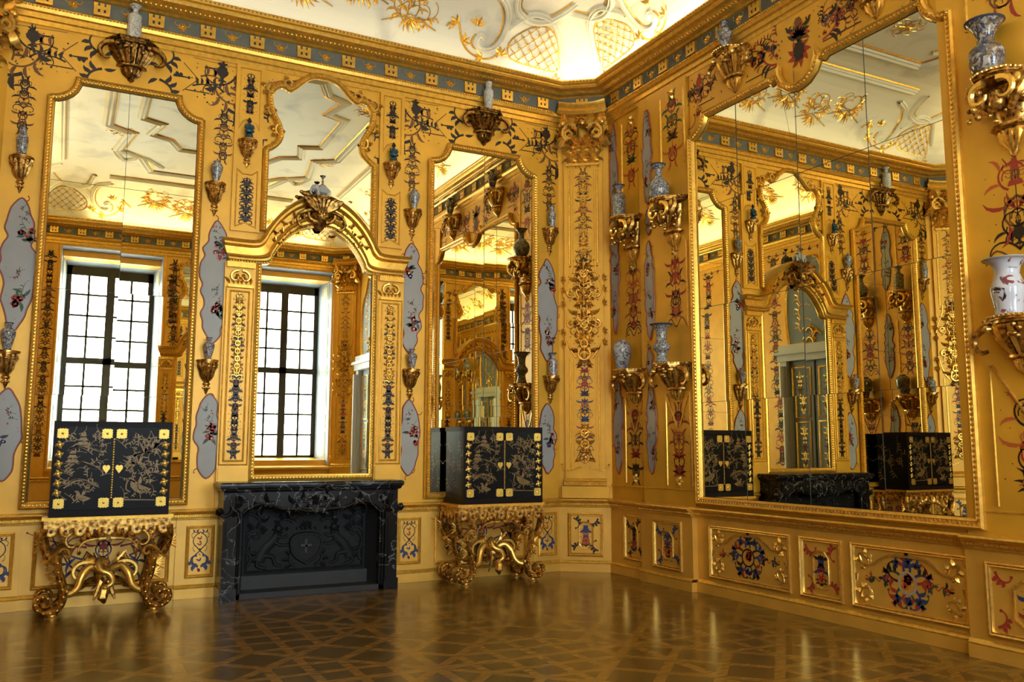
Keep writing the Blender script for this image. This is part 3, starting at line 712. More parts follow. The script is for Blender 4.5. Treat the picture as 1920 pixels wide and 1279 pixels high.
# dado panels
def deco_panel(W,F,s0,s1,z0,z1,n,seed):
    frame_mould(W,F,rect(s0,s1,z0,z1),.045,'gold',n); c=(s0+s1)/2; h=(s1-s0)/2; zc=(z0+z1)/2; zh=(z1-z0)/2
    if h>.4:
        pth=mirror_path(spline([(0,z1-.05),(.16,z1-.055),(.26,z1-.10),(.34,z1-.15),(.46,z1-.15)],3),c)
        stroke(W,F,pth,.03,.03,'gold',n,.02)
        stroke(W,F,[(c-.50,z1-.24),(c-h+.03,zc-.05)],.026,.02,'gold',n,.016); stroke(W,F,[(c+.50,z1-.24),(c+h-.03,zc-.05)],.026,.02,'gold',n,.016)
        for sx in (-1,1):
            for sz in (-1,1):
                x=c+sx*(h-.10); z=zc+sz*(zh-.10); a=math.atan2(-sz,-sx)
                for j in (-1,1): curl(W,F,x+sx*.03,z+sz*.03,a+j*.8,.20,-j*4,-j*26,.024,'gold',n+.002,.018,2)
        r=random.Random(seed)
        ring_=[(c+.085*math.cos(t*PI/10),zc-.01+.085*math.sin(t*PI/10)) for t in range(20)]
        for j in range(10):
            a=j*2*PI/10; curl(W,F,c+.09*math.cos(a),zc+.09*math.sin(a),a,.24,6*(-1)**j,18*(-1)**j,.018,r.choice(['blue','red','dark','green']),n+.002,0,3,r.choice(['red','blue','dark']))
        line(W,F,ring_,.016,'porc' if seed%2 else 'dark',n+.003,closed=True)
        for j in range(3): flower(W,F,c+rnd.uniform(-.02,.02),zc+rnd.uniform(-.03,.03),.045,'orange','red',n+.003)
        for sx in (-1,1):
            vine(W,F,c+sx*.14,c+sx*(h-.12),lambda x:zc-.01,.07,['red','blue','dark','green'],n+.002,0,.012,seed+sx,.11)
            for sz in (-1,1): flower(W,F,c+sx*.10,zc+sz*.14,.035,'blue','dark',n+.003)
        for sz in (-1,1): flower(W,F,c,zc+sz*.15,.04,'blue','blue',n+.003)
    else:
        o=[(c-h*.42,z0+.13),(c-h*.42,z1-.16),(c-h*.2,z1-.10),(c+h*.2,z1-.10),(c+h*.42,z1-.16),(c+h*.42,z0+.13),(c+h*.2,z0+.08),(c-h*.2,z0+.08)]
        frame_mould(W,F,o,.022,'gold',n)
        arabesque(W,F,c,z0+.10,z1-.12,h*.36,['dark','red','blue'],n+.003,0,.014,seed); flower(W,F,c,z0+.17,.05,'orange','red',n+.004)
        for sx in (-1,1):
            for sz in (-1,1): curl(W,F,c+sx*(h-.05),zc+sz*(zh-.05),math.atan2(-sz,-sx)+.5,.18,-4,-25,.018,['dark','blue','red'][seed%3],n+.002,0,3)
deco_panel(W,FB,8.55,8.92,.22,.72,.05,3); deco_panel(W,FB,7.78,8.26,.21,.71,.10,4)
deco_panel(W,FB,6.24,7.36,.20,.71,.03,6); deco_panel(W,FB,5.62,6.08,.20,.71,.03,5); deco_panel(W,FB,4.40,5.48,.20,.71,.03,7); deco_panel(W,FB,3.55,4.18,.20,.70,.10,8)
struct(W,'wall_right',smooth=30)

# ---- corner walls
def corner_wall(F,name,seed):
    W=MB(); fbox(W,F,-.05,CL+.05,0,6.36,-.25,0,'wall'); dado(W,F,SEGK)
    deco_panel(W,F,.13,.54,.21,.71,.06,seed)
    struct(W,name,smooth=30)
corner_wall(FK,'wall_corner',9); corner_wall(FKL,'wall_corner_left',10); corner_wall(FKC,'wall_corner_front',11); corner_wall(FKD,'wall_corner_rear',12)

# ---- wall_front (C) with two windows
WIN=[(-.25,1.80),(3.78,5.70)]; WZ0,WZ1=1.08,5.80
W=MB()
edges=[-.95]+[e for w in WIN for e in w]+[5.95]
for i in range(0,len(edges),2): fbox(W,FCw,edges[i],edges[i+1],0,6.36,-.2,0,'wall')
for a,b in WIN: fbox(W,FCw,a,b,0,WZ0,-.2,0,'wall'); fbox(W,FCw,a,b,WZ1,6.36,-.2,0,'wall')
dado(W,FCw,SEGC)
for a,b in WIN:
    frame_mould(W,FCw,[(a-.04,.92),(a-.04,WZ1+.04),(b+.04,WZ1+.04),(b+.04,.92)],.05,'mould',0,closed=False)
    dado_panel(W,FCw,(a+b)/2-.6,(a+b)/2+.6,.22,.72,.0,3)
    vine(W,FCw,a+.1,b-.1,lambda x:5.92 if False else 5.82,.02,['brown'],.002,0,.008,3,.2)
for xc in (2.05,2.95,-.45): arabesque(W,FCw,xc,1.3,5.7,.13,['brown','dark','dark'],.002,0,.016,int(xc*10))
vine(W,FCw,1.9,3.7,lambda x:5.55,.12,['dark','brown'],.002,0,.016,3,.2)
for xc in (1.98,3.62): arabesque(W,FCw,xc,4.3,5.4,.10,['dark','brown'],.002,0,.016,3)
struct(W,'wall_front',smooth=30)
for k,(a,b) in enumerate(WIN):
    root=empty('window_%d'%(k+1),FCw.P((a+b)/2,WZ0,0)); tag(root,kind='structure'); inv=Matrix.Translation(-Vector(root.location))
    def bl(m_,n_,**kk):
        m_.v=[tuple(inv@Vector(v)) for v in m_.v]; return m_.build(n_,parent=root,**kk)
    gi=.12; dn=-.95; ga,gb=a+gi,b-gi; gz0,gz1=1.30,5.55
    m=MB(); # splayed reveal
    o=[(a,WZ0),(b,WZ0),(b,WZ1),(a,WZ1)]; i_=[(ga,gz0),(gb,gz0),(gb,gz1),(ga,gz1)]
    for j in range(4):
        p,q=o[j],o[(j+1)%4]; r_,s_=i_[j],i_[(j+1)%4]
        m.add([FCw.P(*p,0),FCw.P(*q,0),FCw.P(*s_,dn),FCw.P(*r_,dn)],[(0,1,2,3)],'jamb' if j else 'dado')
    def bil(P0,P1,P2,P3,u,v): # bilinear on reveal quad
        A=Vector(P0).lerp(Vector(P1),u); B=Vector(P3).lerp(Vector(P2),u); return A.lerp(B,v)
    for side in (1,3,2):
        p,q=o[side],o[(side+1)%4]; r_,s_=i_[side],i_[(side+1)%4]
        Q=[FCw.P(*p,0),FCw.P(*q,0),FCw.P(*s_,dn),FCw.P(*r_,dn)]
        segs=[(.08,.48),(.52,.92)] if side==2 else [(.02,.17),(.19,.26),(.30,.44),(.48,.53),(.56,.70),(.72,.86),(.88,.97)]
        ctr=Vector(FCw.P((a+b)/2,3.4,-.4))
        for u0,u1 in segs:
            for (e,mt,of) in ((0,'cream',.006),(.02,'jamb',.009),(.045,'cream',.011)):
                eu=e*(.25 if side!=2 else .5)
                c4=[bil(*Q,u0+eu,.28+e*2),bil(*Q,u1-eu,.28+e*2),bil(*Q,u1-eu,.72-e*2),bil(*Q,u0+eu,.72-e*2)]
                cen=sum(c4,Vector())/4; d=(ctr-cen); d.z=d.z if side==2 else 0; d.normalize()
                m.add([tuple(v+d*of) for v in c4],[(0,1,2,3)],mt)
    bl(m,'window_reveal',smooth=0)
    m=MB(); F=FCw; n0,n1=dn-.06,dn+.02; mid=(ga+gb)/2; tz=3.42
    fbox(m,F,ga-.06,ga+.10,gz0-.05,gz1+.05,n0,n1,'winframe'); fbox(m,F,gb-.10,gb+.06,gz0-.05,gz1+.05,n0,n1,'winframe')
    fbox(m,F,ga,gb,gz0-.05,gz0+.05,n0,n1,'winframe'); fbox(m,F,ga,gb,gz1-.20,gz1+.05,n0,n1,'winframe')
    fbox(m,F,mid-.085,mid+.085,gz0,gz1,n0,n1+.02,'winframe'); fbox(m,F,ga,gb,tz-.07,tz+.07,n0,n1+.02,'winframe')
    bl(m,'window_frame',smooth=0)
    m=MB()
    for (x0,x1) in ((ga+.07,mid-.07),(mid+.07,gb-.07)):
        for (z0,z1) in ((gz0+.05,tz-.07),(tz+.07,gz1-.16)):
            fbox(m,F,(x0+x1)/2-.024,(x0+x1)/2+.024,z0,z1,n0+.02,n1-.02,'winframe')
            for j in range(1,4): z=z0+(z1-z0)*j/4; fbox(m,F,x0,x1,z-.022,z+.022,n0+.02,n1-.02,'winframe')
    bl(m,'glazing_bars',smooth=0)
    m=MB(); fbox(m,F,ga,gb,gz0,gz1,dn-.045,dn-.04,'glass'); bl(m,'window_pane',smooth=0)
    m=MB(); fbox(m,F,a-.05,b+.05,WZ0-.05,WZ0,-.15,.08,'dado'); bl(m,'window_sill',smooth=0)
    li=bpy.data.lights.new('sky_portal','AREA'); li.shape='RECTANGLE'; li.size=gb-ga; li.size_y=gz1-gz0; li.cycles.is_portal=True
    lo=bpy.data.objects.new('window_sky_portal',li); C.objects.link(lo); lo.location=FCw.P(mid,(gz0+gz1)/2,dn-.12); lo.rotation_euler=(R(-90),0,PI)
# outer masonry around the windows so that daylight enters through them only
m=MB(); 
for a,b,c,d in ((-1.4,6.4,5.62,6.5),(-1.4,6.4,-.1,1.24)): fbox(m,FCw,a,b,c,d,-1.0,-.21,'dado')
for a,b in ((-1.4,WIN[0][0]+.055),(WIN[0][1]-.055,WIN[1][0]+.055),(WIN[1][1]-.055,6.4)): fbox(m,FCw,a,b,1.24,5.62,-1.0,-.96,'dado')
struct(m,'wall_front_masonry',smooth=0)

# ---- wall_rear (D) with a doorway
W=MB(); fbox(W,FD,-.95,9.5,0,6.36,-.2,0,'wall'); dado(W,FD,SEGD)
bay(W,FD,8.54,8.95,.0,1,71); bay(W,FD,7.62,8.06,.0,1,81)
for c in (5.5,4.4,3.2,2.0): arabesque(W,FD,c,1.2,5.7,.2,['dark','brown','red'],.002,0,.02,int(c*7),dens=.9)
vine(W,FD,3.0,8.9,lambda x:5.72,.07,['dark','brown'],.002,0,.014,4,.22)
struct(W,'wall_rear',smooth=30)
def doorway(idx,F,c,w,h):
    root=empty('door_%d'%idx,F.P(c,0,0)); tag(root,kind='structure'); inv=Matrix.Translation(-Vector(root.location))
    def bl(m_,n_): m_.v=[tuple(inv@Vector(v)) for v in m_.v]; return m_.build(n_,parent=root)
    m=MB(); 
    for sg in (-1,1): fbox(m,F,c+sg*w/2-(.18 if sg<0 else 0),c+sg*w/2+(.18 if sg>0 else 0),0,h,0,.12,'doorwhite'); tube(m,[F.P(c+sg*(w/2+.09),.2,.15),F.P(c+sg*(w/2+.09),h-.1,.15)],.07,'doorwhite',10)
    fbox(m,F,c-w/2-.22,c+w/2+.22,h,h+.14,0,.16,'doorwhite'); fbox(m,F,c-w/2-.27,c+w/2+.27,h+.14,h+.20,0,.22,'doorwhite'); fbox(m,F,c-w/2-.20,c+w/2+.20,h+.20,h+.34,0,.14,'doorwhite')
    bl(m,'door_surround')
    m=MB(); fbox(m,F,c-w/2,c+w/2,0,h,0,.03,'doorgrey'); fbox(m,F,c-.012,c+.012,0,h,.03,.05,'dark')
    for sg in (-1,1):
        for z0,z1 in ((.2,.9),(1.05,2.1),(2.2,h-.15)):
            x0,x1=sorted((c+sg*.12,c+sg*(w/2-.08))); frame_mould(m,F,rect(x0,x1,z0,z1),.035,'gold',.03)
            arabesque(m,F,(x0+x1)/2,z0+.08,z1-.08,(x1-x0)*.3,['gold','brown'],.033,0,.014,5)
    lf=bl(m,'door_leaf')
    m=MB(); blob(m,F.P(c+.08,1.05,.07),.03,'brass'); hd=m.build('door_knob',parent=lf); hd.location=-Vector(root.location)
    m=MB(); o=mirror_path(spline([(0,5.55),(.2,5.5),(.35,5.2),(w/2,4.9),(w/2+.05,4.3),(w/2,h+.38)],4),c); slab(m,F,o,'doorgrey',0,.02)
    sweep(m,F,o,[(-.03,0),(0,.04),(.03,0)],'gold',base=.02)
    for sg in (-1,1): 
        for j in range(5): curl(m,F,c+sg*.25,h+.6+.3*j,PI/2-sg*.7,.5,sg*3,sg*10,.02,'gold',.022,.01,3)
    for j in range(3): curl(m,F,c+.0,h+.36+.1*j,PI/2,.3,(-1)**j*5,(-1)**j*14,.04,'gold',.03,.04,3)
    bl(m,'overdoor_panel')
doorway(1,FD,6.5,1.2,3.35); doorway(2,FB,.2,1.2,3.35)

# ---- rails and baseboards
for i,(F,S) in enumerate(((FA,SEGA),(FB,SEGB),(FK,SEGK),(FKL,SEGK),(FCw,SEGC[:3]),(FD,SEGD),(FKC,SEGK),(FKD,SEGK))):
    m=MB(); dado_rail(m,F,S if F in (FA,FB,FCw,FD) else [(-.03,CL+.03,.06)]); struct(m,'trim_%d'%(i+2),smooth=30)
    m=MB(); base_board(m,F,S if F in (FA,FB,FCw,FD) else [(-.02,CL+.02,.06)]); struct(m,'baseboard_'+['left','right','corner','corner_left','front','rear','corner_front','corner_rear'][i],smooth=30)

# ------------------------------------------------------------------ wall mirrors
GR=[-.03,-.018,-.005,.01]
def glass_panes(m,F,cols,rows,outline_fn,n,seed,tilt=.0016):
    """cols/rows: seam positions; every pane is one slightly tilted polygon clipped to the outline"""
    r=random.Random(seed)
    def clip(poly_,ax,v,keep_gt):
        out=[]
        for i in range(len(poly_)):
            a,b=poly_[i-1],poly_[i]; ia=(a[ax]>=v) if keep_gt else (a[ax]<=v); ib=(b[ax]>=v) if keep_gt else (b[ax]<=v)
            if ia!=ib: t=(v-a[ax])/(b[ax]-a[ax]); out.append((a[0]+(b[0]-a[0])*t,a[1]+(b[1]-a[1])*t))
            if ib: out.append(b)
        return out
    O=outline_fn
    for i in range(len(cols)-1):
        for j in range(len(rows)-1):
            p=clip(clip(clip(clip(O,0,cols[i],True),0,cols[i+1],False),1,rows[j],True),1,rows[j+1],False)
            if len(p)<3: continue
            cx=(cols[i]+cols[i+1])/2; cz=(rows[j]+rows[j+1])/2; tx,tz=r.uniform(-tilt,tilt),r.uniform(-tilt,tilt)
            m.add([F.P(x,z,n+(x-cx)*tx+(z-cz)*tz) for x,z in p],[tuple(range(len(p)))],'mirror')
    for c in cols[1:-1]: fbox(m,F,c-.0022,c+.0022,rows[0]+.02,min(rows[-1],max(z for x,z in O))-.03,n,n+.003,'seam')
    for z in rows[1:-1]: 
        xs=[x for x,zz in O]; fbox(m,F,min(xs)+.005,max(xs)-.005,z-.0018,z+.0018,n,n+.003,'seam')
def offset_path(path,d):
    n=len(path); out=[]
    for i in range(n):
        a,p,b=path[i-1],path[i],path[(i+1)%n]
        def nr(u,v):
            dx,dz=v[0]-u[0],v[1]-u[1]; l=math.hypot(dx,dz) or 1e-9; return (-dz/l,dx/l)
        n1,n2=nr(a,p),nr(p,b); x,z=n1[0]+n2[0],n1[1]+n2[1]; l=math.hypot(x,z) or 1; x/=l; z/=l; k=min(1.6,1/max(.3,x*n1[0]+z*n1[1])); out.append((p[0]+x*d*k,p[1]+z*d*k))
    return out
def notch_outline(c,hw,z0,zs,zt,step=.03,k=6,extra=None):
    """rectangle whose upper corners are bitten by quarter circles; counter-clockwise"""
    r=zt-zs-.0; rx=.215; pts=[(c-hw,z0),(c+hw,z0),(c+hw,zs)]
    pts+=[(c+hw-step,zs+.012)]
    for j in range(k+1):
        a=PI*1.5-PI/2*j/k; pts.append((c+hw-step+rx*0+math.cos(a)*rx*1.0 , zt-.01+math.sin(a)*(zt-zs-.03)))
    pts+=[(c+hw-step-rx,zt)]
    if extra: pts+=extra
    left=[(2*c-x,z) for x,z in pts[2:(4+k+1)+0][::-1]]
    return pts+[(c-hw+step+rx,zt)]+[(2*c-x,z) for x,z in pts[3:4+k+1][::-1]]+[(c-hw,zs)]
def make_mirror(name,F,out,cols,rows,n,fw,label,seed,bead=.034,cat='mirror',bevel=.05,org=None):
    root=empty(name,org); inv=Matrix.Translation(-Vector(org))
    m=MB(); inn=offset_path(out,fw)
    sweep(m,F,out,[(0,-.005),(0,.045),(fw*.18,.062),(fw*.38,.045),(fw*.62,.040),(fw*.72,.048),(fw*.9,.03),(fw,.004)],'mould',closed=True,base=n)
    beads(m,F,offset_path(out,fw*.5),bead,bead*.42,'gold',n+.040,closed=True)
    line(m,F,offset_path(out,fw*.97),fw*.10,'dark',n+.012,closed=True)
    m.v=[tuple(inv@Vector(v)) for v in m.v]; m.build('mirror_frame',parent=root,smooth=35)
    g=MB(); glass_panes(g,F,cols,rows,inn,n+.006,seed); g.v=[tuple(inv@Vector(v)) for v in g.v]; g.build('mirror_glass',parent=root,smooth=0)
    tag(root,label,cat); return root
for c,lab,nm in ((.43,'tall gilt framed pier mirror left of the fireplace, behind the left lacquer cabinet','l'),(4.60,'tall gilt framed pier mirror right of the fireplace, behind the right lacquer cabinet','r')):
    out=notch_outline(c,.765,.95,5.10,5.34)
    make_mirror('pier_mirror',FA,out,[c-.8,c,c+.8],[.9,2.06,3.12,4.23,5.4],.03,.075,lab,5 if nm=='l' else 8,org=FA.P(c,.95,.03))
# great mirror on the right wall, with the medallion dip in its head
c=5.87; hw=1.665; zt=5.30
hd=[(c+.36,zt),(c+.33,zt-.02),(c+.30,zt-.01)]
for j in range(0,9):
    a=PI*.06-PI*1.12*j/8; hd.append((c+.235*math.cos(a),5.33+.23*math.sin(a)))
hd+=[(c-.30,zt-.01),(c-.33,zt-.02),(c-.36,zt)]
out=notch_outline(c,hw,.94,5.07,zt,extra=hd)
make_mirror('great_mirror',FB,[(2*c-x,z) for x,z in out][::-1],[c-1.7,5.10,5.93,6.77,c+1.7],[.9,2.04,3.08,4.20,5.4],.035,.085,'huge gilt framed mirror filling the right wall above its painted dado',21,bead=.04,org=FB.P(c,.94,.035))

# ------------------------------------------------------------------ chimney-piece mirror with arch
OUT=[(0,4.39),(.18,4.37),(.35,4.27),(.50,4.12),(.60,3.97),(.66,3.86),(.74,3.80),(1.08,3.80)]
INN=[(0,4.05),(.16,4.03),(.33,3.92),(.45,3.78),(.52,3.66),(.56,3.58),(.72,3.56),(.99,3.56)]
def arch_band(m,F,c,nb):
    o=mirror_path(spline(OUT,4),c); i=mirror_path(spline(INN,4),c)
    P=[(0,0),(0,.19),(.05,.215),(.10,.20),(.14,.165),(.22,.160),(.26,.125),(.30,.10),(.62,.085),(.68,.12),(.74,.13),(.80,.105),(.88,.10),(.94,.075),(1,.07),(1,0)]
    rows=[]
    for a,b in zip(o,i): rows.append([F.P(a[0]+(b[0]-a[0])*t,a[1]+(b[1]-a[1])*t,nb+h) for t,h in P])
    grid(m,rows,'mould')
    for k in (0,-1): m.add(rows[k],[tuple(range(len(P)))],'mould')
    mid=[(a[0]+(b[0]-a[0])*.95,a[1]+(b[1]-a[1])*.95) for a,b in zip(o,i)]; beads(m,F,mid,.03,.010,'gold',nb+.08)
    return o,i
def chimney_mirror(F,c,label,full=True):
    org=F.P(c,1.2,0); root=empty('chimney_mirror',org); tag(root,label,'mirror'); inv=Matrix.Translation(-Vector(org))
    def bl(m,n,parent=None,**k): m.v=[tuple(inv@Vector(v)) for v in m.v]; return m.build(n,parent=parent or root,**k)
    m=MB(); hw=.70
    o=rect(c-hw,c+hw,1.19,3.60)
    glassout=[(c-hw+.05,1.24),(c+hw-.05,1.24),(c+hw-.05,3.62)]+[(c+x,z+.03) for x,z in spline(INN[:6],3)[::-1]]+[(c-x,z+.03) for x,z in spline(INN[:6],3)[1:]]+[(c-hw+.05,3.62)]
    g=MB(); g.add([F.P(x,z,.02) for x,z in glassout],[tuple(range(len(glassout)))],'mirror'); bl(g,'lower_glass',smooth=0)
    # warped-free side and bottom beads
    sweep(m,F,[(c-hw,3.58),(c-hw,1.19),(c+hw,1.19),(c+hw,3.58)],[(0,0),(0,.05),(.02,.06),(.035,.045),(.055,.04),(.065,.02)],'mould',base=.01)
    beads(m,F,[(c-hw+.035,3.56),(c-hw+.035,1.22),(c+hw-.035,1.22),(c+hw-.035,3.56)],.036,.014,'gold',.052)
    bl(m,'lower_frame',smooth=35)
    # upper ogee mirror
    H=[(0,5.875),(.11,5.865),(.22,5.80),(.33,5.69),(.40,5.645),(.45,5.67),(.52,5.665),(.585,5.60),(.605,5.50),(.575,5.36),(.50,5.22),(.47,5.10),(.50,5.00),(.57,4.93),(.615,4.90)]
    hs=spline(H,3); side=[(.63,4.88),(.63,4.50),(.63,3.95)]
    arc=spline(OUT,4); low=[(x,z-.03) for x,z in arc if x<.56]
    up=[(c+x,z) for x,z in (low+side[::-1]+hs[::-1])]; full_=up+[(2*c-x,z) for x,z in up[::-1] if abs(x-c)>1e-6]
    g=MB(); g.add([F.P(x,z,.02) for x,z in full_],[tuple(range(len(full_)))],'mirror'); bl(g,'upper_glass',smooth=0)
    m=MB(); edge=[(c-x,z) for x,z in (side[::-1]+hs[::-1])]+[(c+x,z) for x,z in (hs[1:]+side)]
    sweep(m,F,edge,[(0-.025,0),(-.025,.03),(-.01,.05),(.01,.04),(.03,.055),(.045,.03),(.045,0)],'mould',base=.01)
    beads(m,F,[(x,z) for x,z in edge],.036,.012,'gold',.052)
    for sg in (-1,1):
        for x,z,a,L,kk in ((.45,5.66,1.0,.22,22),(.60,5.56,.3,.25,16),(.52,5.20,-.8,.22,-18),(.6,5.30,.6,.2,20)):
            curl(m,F,c+sg*x,z,a if sg>0 else PI-a,L,sg*kk*.4,sg*kk*1.6,.03,'gold',.045,.03,2)
    bl(m,'upper_frame',smooth=35)
    m=MB(); o_,i_=arch_band(m,F,c,.0)
    for sg in (-1,1):   # foliage running along the arch
        for j in range(9):
            t=.06+.5*j/9; kx=spline(OUT,8)[int(t*54)]; ki=spline(INN,8)[int(t*54)]; x=(kx[0]+ki[0])/2; z=(kx[1]+ki[1])/2-.01
            an=-(.2+t*1.4); an=an if sg>0 else PI-an
            curl(m,F,c+sg*x,z,an+.6*(-1)**j,.14,10*(-1)**j,34*(-1)**j,.026,'antique',.09,.03,3)
    bl(m,'arch_moulding',smooth=35)
    # flanking pilasters
    for sg in (-1,1):
        x=c+sg*.865; m=MB()
        fbox(m,F,x-.165,x+.165,.912,3.56,0,.05,'wall'); fbox(m,F,x-.15,x+.15,.93,1.33,.05,.065,'wall')
        frame_mould(m,F,rect(x-.10,x+.10,1.40,3.24),.022,'mould',.05); frame_mould(m,F,rect(x-.145,x+.145,1.36,3.28),.016,'mould',.05)
        arabesque(m,F,x,1.46,3.20,.075,['dark','dark','brown'],.053,0,.014,77 if sg>0 else 77)
        arabesque(m,F,x,2.3,3.2,.07,['gold','mould'],.055,.012,.014,78)
        fbox(m,F,x-.13,x+.13,3.28,3.31,.05,.075,'mould'); fbox(m,F,x-.15,x+.15,3.50,3.56,.05,.10,'mould')
        for k in (-1,1):
            curl(m,F,x+k*.02,3.47,0 if k>0 else PI,.26,-k*6,-k*34,.03,'gold',.06,.03); 
            for q in range(3): leaf(m,F,x+k*(.02+.045*q),3.32,PI/2-k*.15*q,.10,.035,'gold',.055,.025)
            dot(m,F,x+k*.05,3.38,.018,'dark',.062,0)
        bl(m,'flanking_pilaster',smooth=35)
    return root
chimney_mirror(FA,XC-.01,'arched mirror and curved upper mirror above the black marble fireplace')
cm=chimney_mirror(FCw,2.79,'arched pier mirror between the two windows, seen only in the other mirrors')

# ------------------------------------------------------------------ corner pilasters
def corner_pilaster(F,label):
    org=F.P(CL/2,.91,.0); root=empty('corner_pilaster',org); tag(root,label,'pilaster'); inv=Matrix.Translation(-Vector(org))
    def bl(m,n,**k): m.v=[tuple(inv@Vector(v)) for v in m.v]; return m.build(n,parent=root,**k)
    c=CL/2; m=MB()
    fbox(m,F,c-.30,c+.30,.912,1.06,0.001,.085,'wall'); 
    rows=[[F.P(s,z,d) for d,z in ((.09,1.06),(.10,1.075),(.085,1.10),(.075,1.115),(.09,1.13),(.075,1.15),(.055,1.16))] for s in (c-.27,c+.27)]; grid(m,rows,'mould')
    for s in (c-.27,c+.27): m.add([F.P(s,z,d) for d,z in ((0,1.06),(.09,1.06),(.10,1.075),(.085,1.10),(.09,1.13),(.055,1.16),(0,1.16))],[tuple(range(7))],'mould')
    beads(m,F,[(c-.25,1.09),(c+.25,1.09)],.026,.012,'gold',.086)
    bl(m,'pilaster_base',smooth=30)
    m=MB(); fbox(m,F,c-.255,c+.255,1.14,5.90,0.001,.055,'wall')
    hl=spline([(.17,1.30),(.17,1.75),(.17,2.65),(.19,2.78),(.15,2.9)],2); 
    for sg in (-1,1):
        stroke(m,F,[(c+sg*.185,1.28),(c+sg*.185,2.72)],.024,.024,'gold',.055,.018); stroke(m,F,[(c+sg*.185,3.95),(c+sg*.185,5.22)],.030,.030,'gold',.055,.018)
        stroke(m,F,[(c+sg*.14,1.34),(c+sg*.14,2.72)],.010,.010,'mould',.055,.008); stroke(m,F,[(c+sg*.14,3.98),(c+sg*.14,5.22)],.012,.012,'mould',.055,.008)
        stroke(m,F,spline([(c+sg*.10,2.70),(c+sg*.17,2.80),(c+sg*.22,2.95),(c+sg*.26,3.1)],3),.03,.02,'gold',.055,.022); stroke(m,F,spline([(c+sg*.15,3.98),(c+sg*.16,3.84),(c+sg*.23,3.66),(c+sg*.27,3.5)],3),.03,.02,'gold',.055,.022)
        curl(m,F,c+sg*.05,1.30,0 if sg>0 else PI,.3,-sg*8,sg*18,.02,'gold',.055,.015)
    fbox(m,F,c-.22,c+.22,5.27,5.30,.05,.095,'gold')
    arabesque(m,F,c,1.42,2.75,.12,['dark','brown','red','blue'],.057,0,.010,101,dens=1.2)
    arabesque(m,F,c,3.95,5.2,.12,['dark','dark','red','brown'],.057,0,.011,131,dens=1.2)
    arabesque(m,F,c,4.0,5.2,.09,['gold','mould'],.059,.012,.012,141)
    bl(m,'pilaster_shaft',smooth=30)
    m=MB(); arabesque(m,F,c,2.74,4.0,.22,['gold','gold','antique'],.058,.035,.030,151,dens=1.5); arabesque(m,F,c,2.85,3.9,.13,['gold','antique'],.064,.035,.026,161,dens=1.3)
    for sg in (-1,1):
        for z,a in ((3.50,.1),(3.20,-.1)):
            curl(m,F,c+sg*.17,z,(a if sg>0 else PI-a),.30,sg*(12 if z>3.3 else -12),sg*(45 if z>3.3 else -45),.03,'gold',.06,.04)
        for z in (3.75,3.6,3.42,3.05,2.9): 
            for q in range(3): leaf(m,F,c+sg*.24,z,(0 if sg>0 else PI)+(q-1)*.8,.07,.04,'gold',.058,.03)
    bl(m,'carved_cartouche',smooth=40)
    m=MB(); arabesque(m,F,c,1.36,1.78,.13,['gold','antique'],.06,.03,.024,171,dens=1.6); bl(m,'carved_foliage',smooth=40)
    m=MB()
    for j,(z,h_,nn,cnt) in enumerate(((5.27,.20,.085,3),(5.43,.22,.12,4))):
        for i in range(cnt):
            x=c+(i-(cnt-1)/2)*(.40/cnt)
            for q in (-3,-2,-1,0,1,2,3): leaf(m,F,x+q*.006,z,PI/2+q*.30,h_*(1.05-.13*abs(q)),.045,'gold',.058+.006*(3-abs(q)),nn*.35,bend=q*.6)
            blob(m,F.P(x,z+h_*.95,nn+.03),(.032,.032,.02),'antique',6,4)
    for sg in (-1,1):
        curl(m,F,c+sg*.05,5.62,(.75 if sg>0 else PI-.75),.62,-sg*3.2,-sg*30,.055,'gold',.12,.05,2)
        blob(m,F.P(c+sg*.24,5.68,.13),(.035,.035,.035),'gold')
        for q in range(4): leaf(m,F,c+sg*(.08+.05*q),5.56,PI/2-sg*.3,.12,.045,'antique',.09,.035)
        for q in range(4): leaf(m,F,c+sg*.27,5.56,(0 if sg>0 else PI)+q*.6-1,.07,.035,'antique',.08,.03)
    blob(m,F.P(c,5.68,.13),(.05,.05,.055),'antique'); 
    for q in range(7): leaf(m,F,c,5.70,PI*q/6,.10,.035,'gold',.12,.03)
    pr=[(c-.30,5.80),(c-.16,5.775),(c,5.77),(c+.16,5.775),(c+.30,5.80)]
    sweep(m,F,spline(pr,3),[(0,0),(0,.15),(.03,.17),(.05,.14),(.07,.13),(.10,.16),(.125,.17),(.125,0)],'mould',base=.0)
    CC=F.P(c,0,0); m.v=[(CC[0]+(x-CC[0])*1.10,CC[1]+(y-CC[1])*1.10,5.27+(z-5.27)*1.24+.06) for x,y,z in m.v]
    bl(m,'capital',smooth=40)
    return root
corner_pilaster(FK,'gilded pilaster with carved capital in the corner between the two mirror walls')
corner_pilaster(FKL,'gilded corner pilaster whose capital shows at the far left edge')
corner_pilaster(FKC,'gilded pilaster in the corner beside the right window, seen in the mirrors')
corner_pilaster(FKD,'gilded pilaster in the corner beside the left window')

